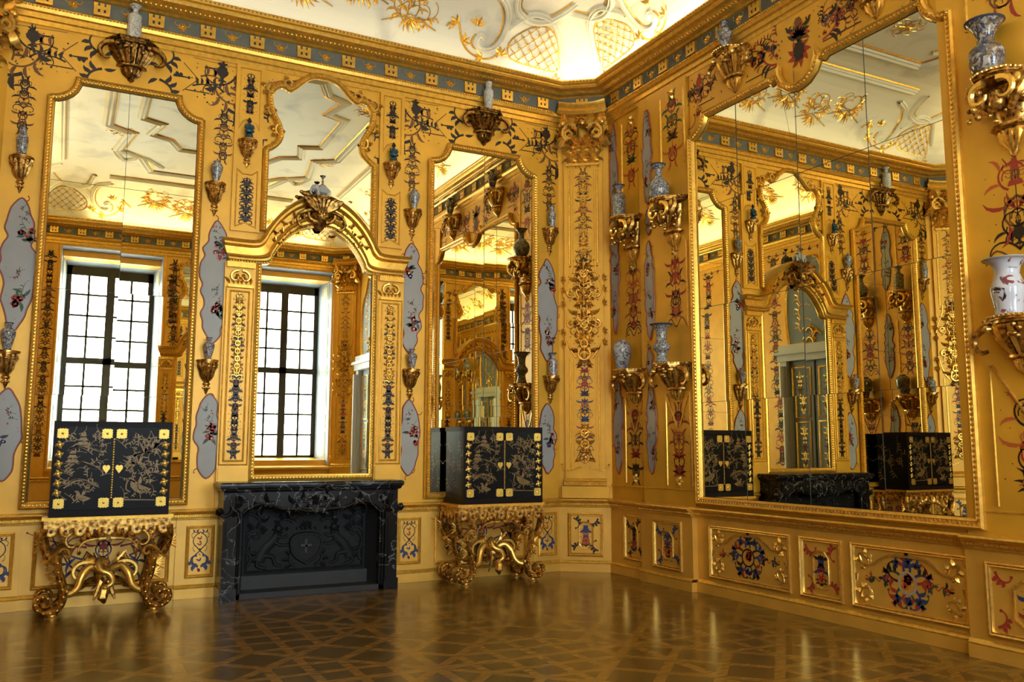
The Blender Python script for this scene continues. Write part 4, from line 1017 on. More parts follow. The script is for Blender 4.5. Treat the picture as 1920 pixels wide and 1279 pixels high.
# ------------------------------------------------------------------ porcelain inlay panels
def porc_outline(c,z0,z1,hw,seed):
    r=random.Random(seed); H=z1-z0; side=[]
    k=max(8,int(H/.075)); L=[];Rr=[]
    for i in range(1,k):
        t=i/k; env=hw*min(1,(math.sin(PI*min(1,max(0,t)))**.45)); bump=r.choice((.70,.80,.92,1.0,1.04))
        L.append((c-env*bump,z0+H*t)); Rr.append((c+env*r.choice((.70,.82,.92,1.0,1.04)),z0+H*t))
    pts=[(c,z0)]+Rr+[(c,z1)]+L[::-1]
    return spline(pts,4,closed=True)
def porc_panel(F,c,z0,z1,hw,n,label,seed,group=None):
    org=F.P(c,z0,n); root_inv=Matrix.Translation(-Vector(org)); m=MB(); o=porc_outline(c,z0,z1,hw,seed)
    slab(m,F,o,'porc',n-.001,n+.008)
    m2=m; sweep(m2,F,o,[(-.009,0),(-.005,.010),(.005,.010),(.009,0)],'brownred',closed=True,base=n+.002)
    r=random.Random(seed*3)
    for i in range(int((z1-z0)/.16)):
        t=o[r.randrange(len(o))]; 
        curl(m2,F,t[0],t[1],r.uniform(0,6.28),.07,15,45,.010,'red',n+.006,.004)
    m3=m; H=z1-z0; k=max(1,int(H/.6+.5))
    for i in range(k):
        zz=z0+H*(i+.5)/k+r.uniform(-.05,.05); bouquet(m3,F,c+(1 if r.random()<.6 else -1)*hw*.35,zz,min(hw*.85,.115),n+.009,seed*7+i)
        for q in range(3):
            a=r.uniform(0,6.28); curl(m3,F,c+r.uniform(-.3,.3)*hw,zz+.2+r.uniform(-.05,.05),a,.08,5,-15,.006,'green',n+.009,0,2,'dark'); dot(m3,F,c+r.uniform(-.4,.4)*hw,zz+r.uniform(.12,.3),.010,'red',n+.0095)
    m.v=[tuple(root_inv@Vector(v)) for v in m.v]; ob=m.build('floral_plaque',smooth=0); ob.location=org
    tag(ob,label,'porcelain plaque',group); return ob
g='porcelain inlay panels with painted flowers'
for s_ in (8.33,7.40):
    for z_,q_ in (((4.50,5.70),'upper'),((2.84,4.04),'middle'),((1.24,2.34),'lower')): porc_panel(FD,s_,z_[0],z_[1],.11,.003,'%s floral plaque %s, seen only in the great mirror'%(q_,'between two bracket columns' if s_>8 else 'next to the doorway'),int(s_*z_[0]),g)
where={-3.0:'at the far left edge of the wall',-1.135:'between the left pier mirror and the fireplace',1.13:'between the fireplace and the right pier mirror',3.02:'between the right pier mirror and the corner pilaster'}
for dx,w in where.items():
    porc_panel(FA,XC+dx,2.66,4.01,.155,.003,'long white floral plaque '+w,int(5+dx),g)
    porc_panel(FA,XC+dx,1.22,2.11,.135,.003,'short white floral plaque '+w,int(11+dx),g)
for s,n,zz,w in ((9.13,.003,(2.88,5.84),'beside the corner pilaster'),(8.42,.003,(2.85,4.08),'between the two bracket columns of the right wall')):
    if s>9: porc_panel(FB,s,3.0,5.80,.10,n,'longest narrow floral plaque on the right wall '+w,3,g)
    else:
        porc_panel(FB,8.33,4.50,5.70,.095,.054,'upper narrow floral plaque beside the upper vases of the right wall',4,g); porc_panel(FB,8.33,2.84,4.04,.095,.054,'middle narrow floral plaque of the right wall, between two bracket columns',14,g)
        porc_panel(FB,8.33,4.12,4.44,.06,.054,'tiny white plaque under the upper narrow panel of the right wall',6,g); porc_panel(FB,8.35,2.38,2.74,.06,.054,'tiny white plaque beside the lower brackets of the right wall',7,g)
porc_panel(FB,9.10,1.22,2.40,.10,.003,'lowest narrow floral plaque of the right wall beside the corner pilaster',8,g)
porc_panel(FB,8.34,1.24,2.34,.095,.054,'lower narrow floral plaque between the bracket columns of the right wall',9,g)

# ------------------------------------------------------------------ brackets (local: wall at y=0, outwards -y, shelf top z=0)
def bracket_small(w,h,d,am='antique'):
    root=empty('wall_bracket',(0,0,0))
    m=MB(); 
    def semi(rx,ry,k=8): return [(-rx,0)]+[(-rx*math.cos(PI*i/k),-ry*math.sin(PI*i/k)) for i in range(1,k)]+[(rx,0)]
    for z0,z1,s in ((-.012,0,1.0),(-.024,-.012,.92),(-.036,-.024,.80)):
        P=semi(w/2*s,d*s); k=len(P); m.add([(x,y,z0) for x,y in P]+[(x,y,z1) for x,y in P],[tuple(range(k))[::-1],tuple(range(k,2*k))]+[(i,(i+1)%k,(i+1)%k+k,i+k) for i in range(k)],am)
    m.build('shelf',parent=root,smooth=30)
    m=MB(); pr=[(w*.36,-.036),(w*.34,-.036-h*.10),(w*.27,-.036-h*.24),(w*.25,-.036-h*.36),(w*.15,-.036-h*.50),(w*.12,-.036-h*.56)]
    lathe(m,[(r,z) for r,z in pr],(0,0,0),am,10,PI,2*PI,d/(w/2)*.9)
    F=Fr((0,0,0),(1,0),(0,-1))
    for i in range(5):
        a=PI+PI*(i+.5)/5; ca,sa=math.cos(a),math.sin(a)*d/(w/2)*.9
        tube(m,[(r*1.08*ca,r*1.08*sa-.003,z) for r,z in pr[:5]],[.016,.022,.017,.013,.006],am,5)
        blob(m,(pr[1][0]*1.2*ca,pr[1][0]*1.2*sa-.005,pr[1][1]),.016,am,6,4)
    for sg in (-1,1):
        p=curl_pts(sg*w*.40,-.03,-PI/2-sg*.2,h*.75,-sg*1.0/w,-sg*7/w,12); tube(m,[(x,-d*.45,z) for x,z in p],[.020-.001*i for i in range(13)],am,5)
        blob(m,(p[-1][0],-d*.5,p[-1][1]),.02,am,6,4)
    m.build('carved_body',parent=root,smooth=50)
    m=MB(); z=-.036-h*.56
    lathe(m,[(w*.12,z),(w*.17,z-h*.03),(w*.16,z-h*.07),(w*.10,z-h*.10),(w*.12,z-h*.18),(w*.06,z-h*.28),(.004,z-h*.36)],(0,0,0),am,8,PI,2*PI,.8)
    for i in range(4): a=PI+PI*(i+.5)/4; blob(m,(w*.13*math.cos(a),w*.13*math.sin(a)*.8,z-h*.16),.013,am,6,4)
    m.build('pendant',parent=root,smooth=50); return root
def bracket_big(w,h,d,style):
    root=empty('wall_bracket',(0,0,0)); am='antique' if style!='dark' else 'antiqued'; r=random.Random(len(style)*7)
    m=MB(); 
    if style=='dark': P=[(-w*.5,0),(-w*.5,-d*.15),(-w*.27,-d),(w*.27,-d),(w*.5,-d*.15),(w*.5,0)]
    else: P=[(-w*.5,0),(-w*.5,-d*.35),(-w*.36,-d*.42),(-w*.25,-d*.85),(-w*.1,-d),(w*.1,-d),(w*.25,-d*.85),(w*.36,-d*.42),(w*.5,-d*.35),(w*.5,0)]
    k=len(P)
    for z0,z1,s in ((-.016,0,1.0),(-.03,-.016,.94),(-.05,-.03,.84)):
        m.add([(x*s,y*s,z0) for x,y in P]+[(x*s,y*s,z1) for x,y in P],[tuple(range(k))[::-1],tuple(range(k,2*k))]+[(i,(i+1)%k,(i+1)%k+k,i+k) for i in range(k)],am)
    for i in range(1,k-2):
        a,b=P[i],P[i+1]; n=max(1,int(math.dist(a,b)/.03))
        for j in range(n): blob(m,(a[0]+(b[0]-a[0])*j/n,a[1]+(b[1]-a[1])*j/n,-.008),.010,'gold' if style!='dark' else am,5,4)
    m.build('shelf',parent=root,smooth=30)
    m=MB(); 
    if style in('shell','dark'):
        pr=[(w*.40,-.05),(w*.37,-h*.22),(w*.31,-h*.38),(w*.24,-h*.52),(w*.20,-h*.60)]
        lathe(m,pr,(0,0,0),am,14,PI,2*PI,d/(w/2)*.8)
        for i in range(9):
            a=PI+PI*(i+.5)/9; ca,sa=math.cos(a),math.sin(a)*d/(w/2)*.8
            tube(m,[(q*1.05*ca,q*1.05*sa,z) for q,z in pr],[.030,.034,.028,.02,.012],am if i%2 else ('gold' if style=='shell' else am),5)
        for sg in (-1,1):
            p=curl_pts(sg*w*.36,-.06,(0 if sg>0 else PI),h*.75,-sg*2/w,-sg*9/w,12); tube(m,[(x,-d*.45,z) for x,z in p],[.035-.0016*i for i in range(13)],am,6)
            blob(m,(sg*w*.30,-d*.75,-.085),(.035,.03,.03),'gold' if style=='shell' else am,6,4)
        for i in range(7): blob(m,(r.uniform(-.2,.2)*w,-d*.8+r.uniform(-.02,.02),-h*r.uniform(.15,.35)),.022,am,6,4)
    else:  # two carved putti flanking scrolls
        for sg in (-1,1):
            blob(m,(sg*w*.30,-d*.55,-h*.16),(.05,.05,.055),'gold',8,6); blob(m,(sg*w*.24,-d*.55,-h*.30),(.06,.055,.08),am,8,6)
            tube(m,[(sg*w*.36,-d*.5,-.04),(sg*w*.40,-d*.55,-h*.2),(sg*w*.28,-d*.6,-h*.36),(sg*w*.15,-d*.5,-h*.48)],[.03,.035,.035,.02],am,6)
            p=curl_pts(sg*w*.10,-.07,(.2 if sg>0 else PI-.2),h*.55,-sg*4/w,-sg*11/w,12); tube(m,[(x,-d*.78,z) for x,z in p],[.034-.0018*i for i in range(13)],'gold',6)
            p=curl_pts(sg*w*.42,-h*.30,-PI/2,h*.40,-sg*5/w,-sg*16/w,10); tube(m,[(x,-d*.4,z) for x,z in p],[.026-.0016*i for i in range(11)],am,6)
            for i in range(9): blob(m,(sg*r.uniform(.05,.44)*w,-d*r.uniform(.3,.75),-h*r.uniform(.2,.58)),r.uniform(.014,.03),am if r.random()<.7 else 'gold',6,4)
        blob(m,(0,-d*.6,-h*.34),(.07,.06,.09),am,8,6); lathe(m,[(w*.30,-h*.12),(w*.22,-h*.5),(w*.18,-h*.6)],(0,0,0),am,10,PI,2*PI,.6)
    m.build('carved_body',parent=root,smooth=50)
    m=MB(); z=-h*.60
    lathe(m,[(w*.20,z+.01),(w*.29,z),(w*.29,z-.02),(w*.18,z-h*.06),(w*.19,z-h*.12),(w*.14,z-h*.22),(w*.06,z-h*.31),(w*.07,z-h*.34),(.004,z-h*.40)],(0,0,0),am,12,PI,2*PI,.75)
    for i in range(6): a=PI+PI*(i+.5)/6; tube(m,[(w*.19*math.cos(a),w*.15*math.sin(a),z-h*.08),(w*.15*math.cos(a),w*.12*math.sin(a),z-h*.2),(w*.05*math.cos(a),w*.04*math.sin(a),z-h*.31)],[.014,.018,.008],'gold' if style!='dark' else am,5)
    m.build('pendant',parent=root,smooth=50); return root
used={}
def place_b(kind,F,s,z,n,label,group):
    mk={'small':lambda:bracket_small(.23,.36,.15),'fig':lambda:bracket_small(.22,.30,.15),'dark':lambda:bracket_big(.52,.44,.20,'dark'),'putti':lambda:bracket_big(.54,.62,.30,'putti'),'shell':lambda:bracket_big(.54,.46,.30,'shell'),'mid':lambda:bracket_big(.50,.46,.24,'shell')}
    if kind not in used: used[kind]=mk[kind](); o=used[kind]
    else: o=copy_tree(used[kind])
    o.location=F.P(s,z,n); o.rotation_euler=(0,0,rzof(F)); tag(o,label,'wall bracket',group); return o

# vases: profiles (r,z) relative to height 1
PR={'baluster':[(.13,0),(.14,.02),(.12,.06),(.17,.25),(.235,.52),(.25,.66),(.20,.76),(.10,.83),(.09,.88),(.14,.97),(.145,1)],
    'pearlid':[(.12,0),(.12,.03),(.11,.07),(.17,.3),(.235,.55),(.23,.68),(.15,.80),(.12,.84)],
    'beaker':[(.16,0),(.165,.03),(.135,.16),(.13,.28),(.20,.36),(.215,.42),(.19,.50),(.13,.58),(.13,.78),(.18,.92),(.275,.99),(.28,1)],
    'rouleau':[(.19,0),(.20,.02),(.20,.62),(.185,.68),(.10,.74),(.08,.80),(.08,.88),(.17,.98),(.175,1)],
    'jar':[(.19,0),(.195,.02),(.24,.2),(.315,.55),(.32,.75),(.27,.88),(.15,.95),(.15,.985),(.16,1)],
    'bottle':[(.15,0),(.16,.02),(.24,.12),(.285,.30),(.26,.47),(.15,.60),(.105,.68),(.10,.85),(.19,.97),(.20,1)],
    'squat':[(.14,0),(.15,.03),(.25,.12),(.29,.32),(.27,.48),(.15,.58),(.14,.64),(.17,.8),(.30,.98),(.31,1)],
    'column':[(.15,0),(.155,.03),(.14,.1),(.17,.35),(.185,.62),(.15,.72),(.115,.78),(.125,.95),(.135,1)],
    'gu':[(.235,0),(.245,.02),(.23,.10),(.25,.25),(.285,.42),(.275,.52),(.22,.66),(.20,.78),(.26,.92),(.36,.99),(.37,1)]}
def vase(kind,H,mt,F,s,z,n,label,group,lid=False,name='porcelain_vase',rim=None):
    o=empty(name,F.P(s,z,n),rzof(F)+rnd.uniform(-.5,.5)) if lid else None
    m=MB(); pr=[(r*H,zz*H) for r,zz in spline(PR[kind],3)]
    if not lid: pr+= [(pr[-1][0]*.85,pr[-1][1]-.001),(pr[-1][0]*.7,pr[-1][1]-H*.08)]
    lathe(m,pr,(0,0,0),mt,20)
    if rim:
        top=pr[-3] if not lid else pr[-1]; lathe(m,[(top[0]*.98,top[1]-H*.03),(top[0]*1.05,top[1]-H*.01),(top[0]*1.04,top[1]+H*.004),(top[0]*.9,top[1]+.001)],(0,0,0),rim,20)
        lathe(m,[(pr[0][0]*1.02,.0),(pr[0][0]*1.06,H*.02),(pr[0][0]*1.0,H*.045)],(0,0,0),rim,20)
    if lid:
        m.build('vase_body',parent=o); m=MB(); r0=pr[-1][0]; z0=pr[-1][1]
        lathe(m,[(r0*1.15,z0),(r0*1.2,z0+H*.01),(r0*1.0,z0+H*.05),(r0*.5,z0+H*.085),(r0*.15,z0+H*.09)],(0,0,0),mt,16)
        l=m.build('vase_lid',parent=o); m=MB(); blob(m,(0,0,z0+H*.115),(H*.022,H*.022,H*.03),'blue' if mt!='imari' else 'red'); blob(m,(H*.03,0,z0+H*.13),(H*.03,H*.012,H*.012),'blue' if mt!='imari' else 'red'); m.build('lid_knob',parent=l)
    else:
        o=m.build(name); o.location=F.P(s,z,n); o.rotation_euler=(0,0,rzof(F)+rnd.uniform(-.5,.5))
    return tag(o,label,'vase',group)
pos={-3.03:'at the far left edge',-1.175:'between left pier mirror and chimney mirror',1.13:'between chimney mirror and right pier mirror',3.06:'between right pier mirror and corner pilaster'}
kinds={-3.03:('column','bw',False,'slender'),-1.175:('pearlid','bw',True,'lidded'),1.13:('pearlid','bw',True,'lidded'),3.06:('column','bw',False,'slender')}
gb_s='small gilt brackets on the left wall'
for dx,w in pos.items():
    place_b('small',FA,XC+dx,4.42,.002,'small dark gilt bracket, upper one '+w,gb_s)
    k,mt,ld,ad=kinds[dx]; vase(k,.27 if ld else .29,mt,FA,XC+dx,4.421,.075,'small %s blue and white vase '%ad+w,'blue and white vases on the small brackets',lid=ld,rim=None if ld else 'rim')
    place_b('small',FA,XC+dx,2.47,.014,'small gilt bracket, lower one '+w,gb_s)
    if dx in (-1.175,1.13): vase('baluster',.235,'imari',FA,XC+dx,2.471,.085,'small red and blue painted jar '+w,'imari jars on the small brackets',rim='rim')
    elif dx<0: vase('baluster',.27,'bw',FA,XC+dx,2.471,.085,'grey blue painted baluster jar on the lower bracket at far left','imari jars on the small brackets',rim='rim')
    else: vase('rouleau',.29,'imari',FA,XC+dx,2.471,.085,'tall red and blue cylindrical vase on the lower bracket beside the corner pilaster','imari jars on the small brackets',rim='rim')
for c,w in ((.43,'above the left pier mirror'),(4.60,'above the right pier mirror')):
    place_b('dark',FA,c,5.84,.002,'large dark gilt bracket with angular shelf '+w,'large dark brackets above the pier mirrors')
    vase('rouleau' if c<1 else 'column',.36,'pale',FA,c,5.841,.145,'pale sprigged porcelain vase on the dark bracket '+w,'pale vases above the pier mirrors')
# figurines
def figurine(F,s,z,n,label):
    root=empty('seated_figurine',F.P(s,z,n),rzof(F)); tag(root,label,'figurine','blue glazed figurines')
    m=MB(); lathe(m,[(.050,0),(.052,.02),(.044,.03),(.046,.05),(.04,.055)],(0,0,0),'teal',12); m.build('plinth',parent=root)
    m=MB(); blob(m,(0,0,.10),(.048,.042,.05),'teal',12,8); blob(m,(0,.005,.145),(.036,.030,.045),'teal',12,8); blob(m,(0,-.03,.085),(.055,.03,.025),'teal',12,6)
    for sg in (-1,1): tube(m,[(sg*.034,0,.165),(sg*.045,-.015,.13),(sg*.02,-.042,.115)],[.015,.015,.012],'teal',6); 
    blob(m,(0,-.002,.190),(.012,.012,.02),'teal'); o=m.build('robed_body',parent=root,smooth=60)
    rm=o.modifiers.new('r','REMESH'); rm.mode='VOXEL'; rm.voxel_size=.004; rm.use_smooth_shade=True
    m=MB(); blob(m,(0,-.004,.213),(.022,.023,.027),'dark',10,8); blob(m,(0,.004,.240),(.012,.012,.012),'dark',8,5); blob(m,(0,-.027,.211),(.005,.006,.006),'dark',6,4)
    for sg in (-1,1): blob(m,(sg*.022,0,.211),(.004,.006,.009),'dark',6,4)
    m.build('head',parent=root,smooth=60)
for dx,w in ((-.855,'left of the chimney mirror head'),(.84,'right of the chimney mirror head')):
    place_b('fig',FA,XC+dx,4.95,.037,'small gilt bracket under the blue figurine '+w,gb_s); figurine(FA,XC+dx,4.951,.11,'small dark blue seated figurine '+w)
# right wall brackets
gB='large carved gilt brackets on the right wall'
place_b('putti',FB,8.72,4.42,.002,'upper large gilt bracket with carved putti nearest the corner pilaster',gB)
place_b('putti',FB,7.83,4.42,.052,'upper large gilt bracket with carved putti beside the great mirror',gB)
place_b('shell',FB,8.70,2.50,.002,'lower large gilt shell bracket nearest the corner pilaster',gB)
place_b('shell',FB,7.83,2.50,.052,'lower large gilt shell bracket beside the great mirror',gB)
place_b('putti',FB,3.79,4.33,.052,'upper carved gilt bracket at the right edge, right of the great mirror',gB)
place_b('shell',FB,3.79,2.50,.052,'lower gilt shell bracket at the right edge, right of the great mirror',gB)
place_b('mid',FB,6.78,5.80,.022,'large gilt bracket above the left part of the great mirror',gB)
place_b('mid',FB,4.96,5.80,.022,'large gilt bracket above the right part of the great mirror, cut by the top edge',gB)
vase('rouleau',.44,'bw',FB,8.82,4.421,.15,'white cylindrical vase with blue roundels on the upper bracket nearest the corner','vases on the right wall',rim='rim')
vase('bottle',.44,'bw',FB,7.93,4.421,.20,'round blue and white bottle vase with flared neck beside the great mirror','vases on the right wall',rim='rim')
vase('jar',.37,'jarp',FB,8.78,2.501,.16,'fat flowered porcelain jar on the lower bracket nearest the corner','vases on the right wall')
vase('beaker',.46,'bw',FB,7.93,2.501,.20,'blue and white beaker vase with swollen middle beside the great mirror','vases on the right wall',rim='rim')
vase('squat',.44,'darkv',FB,3.86,4.331,.20,'dark round-bellied vase with wide mouth on the upper bracket at the right edge','vases on the right wall',rim='rim')
vase('gu',.42,'branch',FB,3.82,2.501,.20,'white trumpet vase painted with a dark branch at the right edge','vases on the right wall',rim='porc')
vase('baluster',.33,'darkv',FB,6.80,5.801,.14,'dark teal vase on the bracket above the left part of the great mirror','vases on the right wall',rim='teal')
vase('baluster',.33,'darkv',FB,4.97,5.801,.14,'dark vase on the bracket above the right part of the great mirror','vases on the right wall',rim='teal')
gD='large carved gilt brackets on the wall opposite the great mirror'
for s_,z_,k_,lab in ((8.72,4.42,'putti','upper'),(7.83,4.42,'putti','upper'),(8.70,2.50,'shell','lower'),(7.83,2.50,'shell','lower')):
    nr='near the far corner' if s_>8.3 else 'nearer the doorway'
    place_b(k_,FD,s_,z_,.002,'%s large gilt bracket %s, seen only in the great mirror'%(lab,nr),gD)
    kk,H_,mt_=(('rouleau',.44,'bw') if lab=='upper' else ('jar',.37,'darkv')) if s_>8.3 else (('bottle',.44,'bw') if lab=='upper' else ('jar',.40,'darkv'))
    vase(kk,H_,mt_,FD,s_,z_+.001,.16,'%s vase on the bracket %s, seen only as a reflection'%('blue and white' if lab=='upper' else 'dark round',nr),'vases on the wall opposite the great mirror')
# mask bracket and elephant on the arch
BX,BZ=XC-.03,4.385
root=empty('mask_bracket',FA.P(BX,BZ,.06),0); tag(root,'dark gilt shell bracket with a mask on the crown of the fireplace arch','wall bracket')
m=MB()
P=[(-.20,0),(-.17,-.12),(-.08,-.20),(.08,-.20),(.17,-.12),(.20,0)]; k=6
for z0,z1,s in ((-.018,0,1.0),(-.035,-.018,.88)): m.add([(x*s,y*s,z0) for x,y in P]+[(x*s,y*s,z1) for x,y in P],[tuple(range(k))[::-1],tuple(range(k,2*k))]+[(i,(i+1)%k,(i+1)%k+k,i+k) for i in range(k)],'antiqued')
m.build('shelf',parent=root)
m=MB()
for i in range(11):
    a=PI*1.0+PI*i/10; tube(m,[(.03*math.cos(a),-.14,-.20+.03*math.sin(a)),(.16*math.cos(a)*1.0,-.19,-.10-.10*abs(math.sin(a))*.0+.10*math.sin(a)*-.6-.02),(.22*math.cos(a),-.20,-.03-.02*abs(math.cos(a)))],[.012,.028,.018],'antiqued',6)
lathe(m,[(.19,-.035),(.17,-.12),(.13,-.22),(.07,-.32),(.03,-.38)],(0,0,0),'antiqued',14,PI,2*PI,.85)
blob(m,(0,-.16,-.22),(.07,.05,.085),'antique',10,8); blob(m,(0,-.215,-.225),(.016,.02,.03),'antique',6,5)
for sg in (-1,1): blob(m,(sg*.028,-.20,-.195),.012,'dark',6,5); blob(m,(sg*.035,-.195,-.245),(.022,.018,.018),'antique',6,5); blob(m,(sg*.16,-.13,-.06),(.05,.05,.035),'antique',8,5)
for sg in (-1,1):
    p=curl_pts(sg*.06,-.16,(-.2 if sg>0 else PI+.2),.42,sg*2,-sg*17,12); tube(m,[(x,-.13,z) for x,z in p],[.030-.0014*i for i in range(13)],'antiqued',6)
    p=curl_pts(sg*.05,-.30,(.0 if sg>0 else PI),.34,sg*5,sg*24,12); tube(m,[(x,-.12,z) for x,z in p],[.024-.001*i for i in range(13)],'antique',6)
m.build('carved_mask',parent=root,smooth=50)
root=empty('ceramic_elephant',FA.P(BX,BZ+.001,.15)); tag(root,'grey white ceramic elephant facing left with saddle, on the crown of the fireplace arch','figurine')
m=MB(); blob(m,(.01,0,.085),(.085,.045,.048),'moon',14,10); blob(m,(-.085,0,.105),(.038,.034,.040),'moon',12,8)
tube(m,[(-.11,0,.10),(-.128,0,.07),(-.125,0,.04),(-.105,0,.025)],[.018,.014,.011,.008],'moon',8)
for x in (-.045,.065):
    for y in (-.024,.024): tube(m,[(x,y,.08),(x,y,.03),(x,y,.0)],[.024,.018,.019],'moon',8)
for y in (-1,1): blob(m,(-.065,y*.036,.11),(.026,.008,.032),'moon',10,6)
tube(m,[(.09,0,.10),(.105,0,.07),(.10,0,.04)],[.008,.005,.006],'moon',6)
o=m.build('elephant_body',parent=root,smooth=60); rm=o.modifiers.new('r','REMESH'); rm.mode='VOXEL'; rm.voxel_size=.0045; rm.use_smooth_shade=True
m=MB(); rows=[]
for y in (-.050,-.046,-.03,0,.03,.046,.050):
    z=.137-.9*abs(y)**1.6; z=.138 if abs(y)<.035 else (.11 if abs(y)<.048 else .05); rows.append([(-.03,y*1.02,z),(.045,y*1.02,z)])
grid(m,rows,'porc'); m.build('saddle_cloth',parent=root,smooth=0)
m=MB(); lathe(m,[(.032,.135),(.034,.145),(.012,.16),(.010,.18),(.016,.19),(.010,.20),(.010,.225),(.034,.25),(.036,.256),(.02,.258)],(.008,0,0),'darkv',12); m.build('trumpet_ornament',parent=root)
m=MB(); blob(m,(-.19,.0,.03),(.05,.035,.03),'antiqued',8,6); blob(m,(-.235,0,.042),(.025,.022,.022),'antiqued',8,6); tube(m,[(-.21,-.01,.02),(-.15,-.02,.012),(-.13,-.02,.010)],[.016,.012,.008],'antiqued',6)
o=m.build('crouching_figure'); o.location=FA.P(BX+.01,BZ+.001,.13); tag(o,'dark crouching figure lying on the bracket left of the ceramic elephant','figurine')

# ------------------------------------------------------------------ fireplace (front at y=9.28)
YF=9.26; x0f,x1f=1.50,3.37; HF=1.12
root=empty('fireplace',((x0f+x1f)/2,YA-.05,0)); tag(root,'black marble fireplace with an iron fireback under the arched mirror','fireplace'); ro=Vector(root.location)
def rb(m,n,parent=None,**k):
    m.v=[tuple(Vector(v)-ro) for v in m.v]; return m.build(n,parent=parent or root,**k)
FF_=Fr((0,YF,0),(1,0),(0,-1)); cx=(x0f+x1f)/2; D_=YA-.052-YF
m=MB()  # mantel shelf with serpentine front
def shelf_path(o): return [(x0f-.03-o,0)]+[(x0f-.03-o,D_+.05+o),(x0f+.10,D_+.07+o)]+[(cx+t*.78,D_+.055+.02*math.cos(t*6)+o) for t in (-1,-.7,-.4,-.1,.1,.4,.7,1)]+[(x1f-.10,D_+.07+o),(x1f+.03+o,D_+.05+o),(x1f+.03+o,0)]
lay=[(1.085,-.03),(1.10,-.005),(1.12,.0),(1.13,.015),(1.155,.02),(1.175,.015),(1.185,.0)]
rows=[[(x,YA-.052-y,z) for x,y in shelf_path(o)] for z,o in lay]; grid(m,rows,'marble'); k=len(rows[0]); m.add(rows[-1],[tuple(range(k))],'marble'); m.add(rows[0],[tuple(range(k))[::-1]],'marble')
rb(m,'mantel_shelf',smooth=35)
m=MB() # lintel with scalloped edge
lo=[(x1f-.20,.86),(x1f-.26,.915),(x1f-.36,.95),(x1f-.47,.945),(x1f-.60,.895),(cx+.17,.885),(cx+.08,.865),(cx,.86)]
sp=spline(lo,4); lower=sp+[(2*cx-x,z) for x,z in sp[::-1][1:]]
face=[(x0f+.12,1.09),(x1f-.12,1.09),(x1f-.12,.84)]+lower+[(x0f+.12,.84)]
slab(m,FF_,face[::-1],'marble',-.14,-.012); sweep(m,FF_,lower,[(-.025,0),(-.02,.022),(-.005,.028),(.01,.014),(.02,.0)],'marble',base=-.014)
for sg in (-1,1):
    for x,z,a,L,kk in ((.04,.96,.4,.40,-7),(.42,.97,.2,.34,-9),(.05,.90,0,.3,8),(.70,1.0,.0,.25,-14)): curl(m,FF_,cx+sg*x,z,a if sg>0 else PI-a,L,sg*kk*.3,sg*kk*2,.026,'marble',-.011,.018,2)
for j in range(7): leaf(m,FF_,cx,.95,PI/2+(j-3)*.5,.10,.05,'marble',-.011,.02)
rb(m,'lintel',smooth=35)
for sg in (-1,1):
    m=MB(); xo=x0f if sg<0 else x1f; xi=xo-sg*.14
    a,b=sorted((xo,xi)); fbox(m,FF_,a,b,.12,1.085,-D_,.0,'marble'); fbox(m,FF_,a-.012,b+.012,.0,.12,-D_,.014,'marble'); fbox(m,FF_,a+.03,b-.03,.2,.78,0,.012,'marble')
    curl(m,FF_,(a+b)/2-.02*sg,1.04,-PI/2,.30,-sg*4,sg*22,.06,'marble',.0,.03,2)
    # inner moulded slip
    fbox(m,FF_,*sorted((xi,xi-sg*.055)),.0,.90,-.12,-.03,'marble'); tube(m,[FF_.P(xi-sg*.02,.05,-.02),FF_.P(xi-sg*.02,.86,-.02)],.018,'marble',8)
    rb(m,'jamb',smooth=35)
m=MB()
for sg in (-1,1):
    xo=(x0f if sg<0 else x1f)-sg*.19; xb=xo-sg*.09
    m.add([(xo,YF+.12,.0),(xb,YA-.07,.0),(xb,YA-.07,1.0),(xo,YF+.12,1.0)],[(0,1,2,3)],'soot')
m.add([(x0f+.2,YA-.07,0.99),(x1f-.2,YA-.07,.99),(x1f-.2,YF+.12,.99),(x0f+.2,YF+.12,.99)],[(0,1,2,3)],'soot')
m.add([(x0f+.19,YA-.06,0),(x1f-.19,YA-.06,0),(x1f-.19,YA-.06,1.0),(x0f+.19,YA-.06,1.0)],[(0,1,2,3)],'soot')
rb(m,'firebox_lining',smooth=0)
m=MB(); box(m,(x0f+.14,YF+.03,.002),(x1f-.14,YA-.065,.06),'slate'); box(m,(x0f+.24,YA-.14,.06),(x1f-.24,YA-.065,.20),'slate'); rb(m,'hearth',smooth=0)
m=MB(); FI=Fr((0,YA-.075,0),(1,0),(0,-1)); fbox(m,FI,x0f+.27,x1f-.27,.20,.93,0,.02,'iron'); n=.022
frame_mould(m,FI,rect(x0f+.30,x1f-.30,.23,.90),.03,'iron',n-.002,hs=.8)
sh=[(0,.30),(.10,.36),(.155,.44),(.165,.55),(.10,.60),(0,.61)]; so=mirror_path(spline(sh[::-1],3),cx); so2=[(cx+x,z) for x,z in spline(sh,3)]+[(cx-x,z) for x,z in spline(sh,3)[::-1][1:-1]]
slab(m,FI,so2[::-1],'iron',n-.002,n+.018); sweep(m,FI,so2,[(-.02,0),(-.01,.03),(.01,.03),(.02,0)],'iron',closed=True,base=n)
for a in (0,PI/2): stroke(m,FI,[(cx-.06*math.cos(a),.48-.075*math.sin(a)),(cx+.06*math.cos(a),.48+.075*math.sin(a))],.045,.045,'slate',n+.018,.01)
for j in range(5): leaf(m,FI,cx,.66,PI/2+(j-2)*.45,.10,.05,'iron',n,.02); blob(m,FI.P(cx+(j-2)*.05,.67,n+.01),.016,'iron',6,4)
